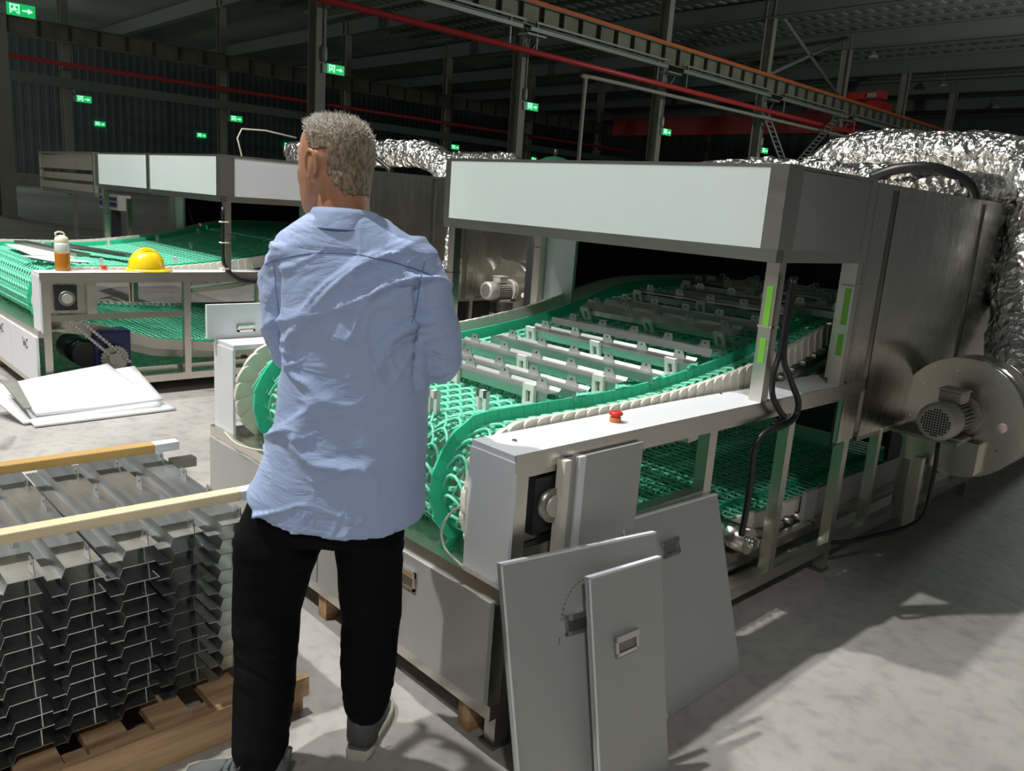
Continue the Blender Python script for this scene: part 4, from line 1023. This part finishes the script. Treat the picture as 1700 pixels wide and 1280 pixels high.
for i in range(1500):
    f = rnd.choice(cand); p = f.calc_center_median()+Vector((rnd.uniform(-1, 1), rnd.uniform(-1, 1), rnd.uniform(-1, 1)))*.002; nrm = (p-hc).normalized()
    hgt = max(0, min(1, ((p-hc).z-.02)/.06)); ln = rnd.uniform(.006, .013)*(.4+.9*hgt)
    dr = (nrm*.6+HF*rnd.uniform(.1, .9)+Vector((rnd.uniform(-.5, .5), rnd.uniform(-.5, .5), rnd.uniform(-.2, .4)))).normalized()
    st.tube([p, p+dr*ln*.5+nrm*.001, p+dr*ln], [.0007, .0006, .0002], 3, cap=False)
so = st.build('hair_strands', HAIRT, HAIR, True); so['kind'] = 'stuff'
bm.free()

# --- shirt
sh = MB()
torso(sh, [(1.478, .022, .080, -.005, .078), (1.466, .024, .100, -.004, .085), (1.448, .028, .132, -.002, .094), (1.425, .036, .168, 0, .103), (1.40, .042, .190, 0, .110), (1.36, .048, .200, 0, .120), (1.30, .050, .203, 0, .128), (1.20, .055, .192, 0, .130), (1.10, .056, .190, .0, .130), (1.0, .054, .193, .0, .132), (.93, .050, .199, 0, .136), (.86, .037, .210, 0, .141), (.80, .026, .222, 0, .146), (.76, .020, .229, 0, .149), (.72, .018, .231, 0, .151), (.70, .018, .230, 0, .151)], 64, 2.5)
def zhem(x):
    t = max(-1, min(1, (x-.02)/.235)); return .695+.050*t*t*(1.15 if t < 0 else .75)
for q in sh.v:
    if q.z < .80: q.z = .80-(.80-q.z)/.10*(.80-zhem((q-O).dot(RV)))
limb(sh, [(-.100, .0, 1.350, .070), (-.118, .0, 1.28, .069), (-.126, .02, 1.20, .062), (-.120, .05, 1.12, .056), (-.085, .13, 1.10, .052), (-.05, .20, 1.115, .044)])
limb(sh, [(.185, .0, 1.370, .073), (.226, .0, 1.30, .066), (.248, .005, 1.21, .062), (.264, .02, 1.13, .058), (.262, .06, 1.115, .056), (.21, .155, 1.11, .050), (.17, .20, 1.12, .044)])
shm = remeshed(sh, .0055, 3)
def fold(x, k): return math.exp(-abs(x)*k)
def wr(q):
    s = (q-O).dot(RV); f = (q-O).dot(FV); z = q.z
    w1 = noise.noise(Vector((s*4, f*3, z*4)))
    a = (s*.78+z*.62)+.05*w1; p = (s*.62-z*.78)+.06*w1          # along and across the diagonal folds
    m = .5+.5*math.tanh(6*noise.noise(Vector((s*3.1+9, f*2, z*2.7))))    # where the cloth is creased
    v = .010*w1
    v += .019*m*(fold(noise.noise(Vector((a*3.0, f*3, p*9.0+4))), 9)-.35)
    v += .006*(fold(noise.noise(Vector((a*6, f*5, p*19+1))), 8)-.4)*(.3+.7*m)
    v += .008*(1-m)*max(.15, min(1, (z-.74)/.2))*(fold(noise.noise(Vector((s*13+2*w1, f*5, z*2.6+8))), 8)-.4)
    if z < .98: v += .0025*(fold(noise.noise(Vector((s*10+w1, f*4, z*1.6+3))), 5)-.5)*min(1, (.98-z)/.15)
    for cs, cz in ((-.11, 1.13), (.25, 1.14), (.21, 1.33), (-.12, 1.33)):
        d = math.hypot(s-cs, z-cz)
        if d < .13: v += .007*(fold(noise.noise(Vector((s*9, f*7, z*26+cs*9))), 7)-.4)*(1-d/.13)
    v = max(v*1.35, -.004); k = 1-.55*max(0, min(1, (abs(s-.055)-.17)/.05))*(1 if z > 1.05 else 0)
    v = v*k*(.25 if z > 1.40 else 1)
    if f < .03:                                  # crease between sleeve and back
        for s0, sg in ((-.128+.06*max(0, z-1.22), 1), (.224+.25*max(0, 1.25-z)*0-.16*max(0, z-1.27), -1)):
            zz = max(0, min(1, (z-1.06)/.05))*max(0, min(1, (1.37-z)/.06))
            v -= .017*zz*math.exp(-((s-s0)/.0085)**2)
    return v
for v in shm.vertices:
    s = (v.co-O).dot(RV)
    if v.co.z < .80:                      # curved shirt tail
        pass
nrm = [v.normal.copy() for v in shm.vertices]
for v, n_ in zip(shm.vertices, nrm): v.co = v.co+n_*wr(v.co)
shm.update()
SH = meshobj(shm, 'shirt', SHIRT, MAN); SH['label'] = 'light blue wrinkled long sleeved shirt'
bvh = BVHTree.FromPolygons([v.co for v in shm.vertices], [tuple(p.vertices) for p in shm.polygons])
def onshirt(s, z, back=True, lift=.0006):
    o = W(s, -1.0, z)-loc0; h = bvh.ray_cast(o, FV); return (h[0]-FV*lift) if h[0] else None
seam = [onshirt(s, 1.393-(.9*(s-.045)**2)*1.2-.0) for s in [-.155+.4*k/40 for k in range(41)]]
seam = [p for p in seam if p]
MB().tube(seam, .0017, 5).build('yoke_seam', SEAM, SH, True)
for s0, s1, zt2, zb2 in ((-.130, -.122, 1.36, 1.20), (.225, .205, 1.39, 1.24)):
    ln = [onshirt(s0+(s1-s0)*k/24, zt2+(zb2-zt2)*k/24, lift=.0) for k in range(25)]; ln = [p for p in ln if p]
    if len(ln) > 4: MB().tube(ln, .0015, 5).build('armhole_seam', SEAM, SH, True)
hem = [onshirt(s, .745+.25*(s-.02)**2*2, lift=0) for s in [-.18+.4*k/30 for k in range(31)]]; hem = [p for p in hem if p]
# collar: folded band
cl = MB(); rg = []
n = 48
for (dz, dr, dd) in ((-.028, .016, 0), (-.012, .013, 0), (.010, .005, 0), (.022, .0, 0), (.020, -.006, 0), (.0, -.006, 0), (-.02, -.004, 0)):
    r_ = []
    for k in range(n):
        a = 2*PI*k/n; back = .5-.5*math.sin(a)      # back of the neck higher
        r_.append(W(.022+(.079+dr)*math.cos(a), -.004+(.083+dr)*math.sin(a), 1.462+dz+.010*back-.030*(1-back)*(1-back)))
    rg.append(r_)
cl.loft(rg, cap=False); CO = cl.build('collar', SHIRT, SH)
MB().tube([W(.022+.0955*math.cos(a), -.004+.0995*math.sin(a), 1.436+.010*(.5-.5*math.sin(a))-.03*(.5+.5*math.sin(a))**2) for a in [2*PI*k/n for k in range(n)]], .0014, 5, closed=True).build('collar_edge', SEAM, SH)

# --- trousers
tr = MB()
torso(tr, [(.83, .012, .16, 0, .10), (.79, .0, .185, 0, .115), (.74, -.006, .200, 0, .122), (.69, -.012, .205, 0, .13), (.655, -.012, .19, 0, .12)], 40, 2.4)
limb(tr, [(-.105, .0, .74, .098), (-.133, .0, .62, .112), (-.152, .0, .52, .100), (-.162, -.01, .42, .086), (-.152, -.05, .32, .081), (-.141, -.10, .22, .077), (-.134, -.135, .15, .070), (-.130, -.150, .10, .068)], 24)
limb(tr, [(.095, .0, .74, .098), (.108, .0, .62, .090), (.115, .0, .50, .083), (.117, .01, .40, .078), (.115, .0, .30, .076), (.113, .0, .21, .068), (.112, .0, .15, .060)], 24)
trm = remeshed(tr, .007, 5); nrm = [v.normal.copy() for v in trm.vertices]
for v, n_ in zip(trm.vertices, nrm):
    q = v.co; s = (q-O).dot(RV); f = (q-O).dot(FV); z = q.z
    a = noise.noise(Vector((s*5, f*5, z*6))); b = noise.noise(Vector((s*7, f*7, z*16+3*a)))
    k = .7
    v.co = q+n_*(.006*a+.007*k*(1-abs(b)*2.4)*.6)
TR = meshobj(trm, 'trousers', PANTS, MAN); TR['label'] = 'loose black trousers'

# --- shoes
def shoe(heel, d, label, L=.27):
    heel = Vector(heel); d = Vector(d).normalized(); w = d.cross(ZV).normalized()
    S_ = MB().loft([[heel+d*(t*L)+w*(hw*sx)+ZV*z for sx, z in ((-1, .0), (-1.05, .014), (-1, .030), (1, .030), (1.05, .014), (1, .0))] for t, hw in ((-.02, .026), (.03, .035), (.15, .038), (.35, .037), (.6, .045), (.8, .044), (.93, .034), (1.0, .018))])
    u = MB(); rs = []
    for t, hw, h in ((-.01, .022, .085), (.03, .031, .100), (.12, .036, .098), (.25, .036, .092), (.40, .037, .085), (.55, .040, .070), (.72, .041, .058), (.88, .034, .046), (.97, .018, .034)):
        c = heel+d*(t*L)+ZV*.026; rs.append([c+w*hw*math.cos(a)*(1-.25*max(0, math.sin(a)))+ZV*(h-.026)*max(0, math.sin(a)) for a in [PI*k/14 for k in range(15)]])
    u.loft(rs); ob = u.build('shoe', SHOEG, MAN); ob['label'] = label
    S_.build('sole', SHOES, ob)
    MB().tube([heel+d*L*(.0)+ZV*.09, heel-d*.008+ZV*.125], [.010, .008], 8).build('heel_tab', SHOEG, ob)
    lc = MB()
    for k in range(5):
        t = .36+.07*k; h = .088-.035*k/5*1.1
        lc.tube([heel+d*(t*L)+w*.026+ZV*(h-.010), heel+d*(t*L+.006)+ZV*(h+.004), heel+d*((t+.04)*L)-w*.026+ZV*(h-.010)], .0028, 5)
    lc.tube([heel+d*.36*L+ZV*.094, heel+d*.30*L+w*.03+ZV*.115, heel+d*.34*L+w*.05+ZV*.09], .0028, 5); lc.tube([heel+d*.36*L+ZV*.094, heel+d*.33*L-w*.03+ZV*.112, heel+d*.40*L-w*.052+ZV*.085], .0028, 5)
    lc.build('laces', SHOEG, ob)
    return ob
h1 = W(.100, -.030, 0); shoe(h1, FV*.99+RV*.10, 'right shoe with pale worn heel')
h2 = W(-.060, -.165, 0); shoe(h2, -RV*.97+FV*.05, 'left shoe, dark grey with loose laces')

for p, q in ((W(.108, .0, .21), W(.106, .0, .05)), (W(-.128, -.15, .14), W(-.115, -.165, .05))):
    MB().tube([p, p.lerp(q, .5), q], [.047, .045, .044], 14).build('sock', SHOEG, MAN)
# scratch arc on the largest leaning panel
bp = [o for o in COL.objects if o.name.startswith('leaning_panel') and 'scratch' in o['label']][0]
BL, BR, TL, TR_ = map(Vector, ((-1.195, 1.30, .002), (-1.10, 1.79, .002), (-1.40, 1.355, .622), (-1.30, 1.885, .622)))
nn = (BR-BL).cross(TL-BL).normalized(); nn = nn if nn.x > 0 else -nn
def onp(a, b): return BL.lerp(BR, a).lerp(TL.lerp(TR_, a), b)+nn*.0012
arc = smoothpath([onp(.50, .87), onp(.42, .845), (onp(.36, .79)), onp(.325, .72)], 8); sc = MB()
for k in range(0, len(arc)-1, 2): sc.tube([arc[k], arc[k+1]], .0011, 4)
sc.tube([onp(.31, .66), onp(.305, .63)], .0009, 4)
sc.build('scratch_mark', DARK, bp)
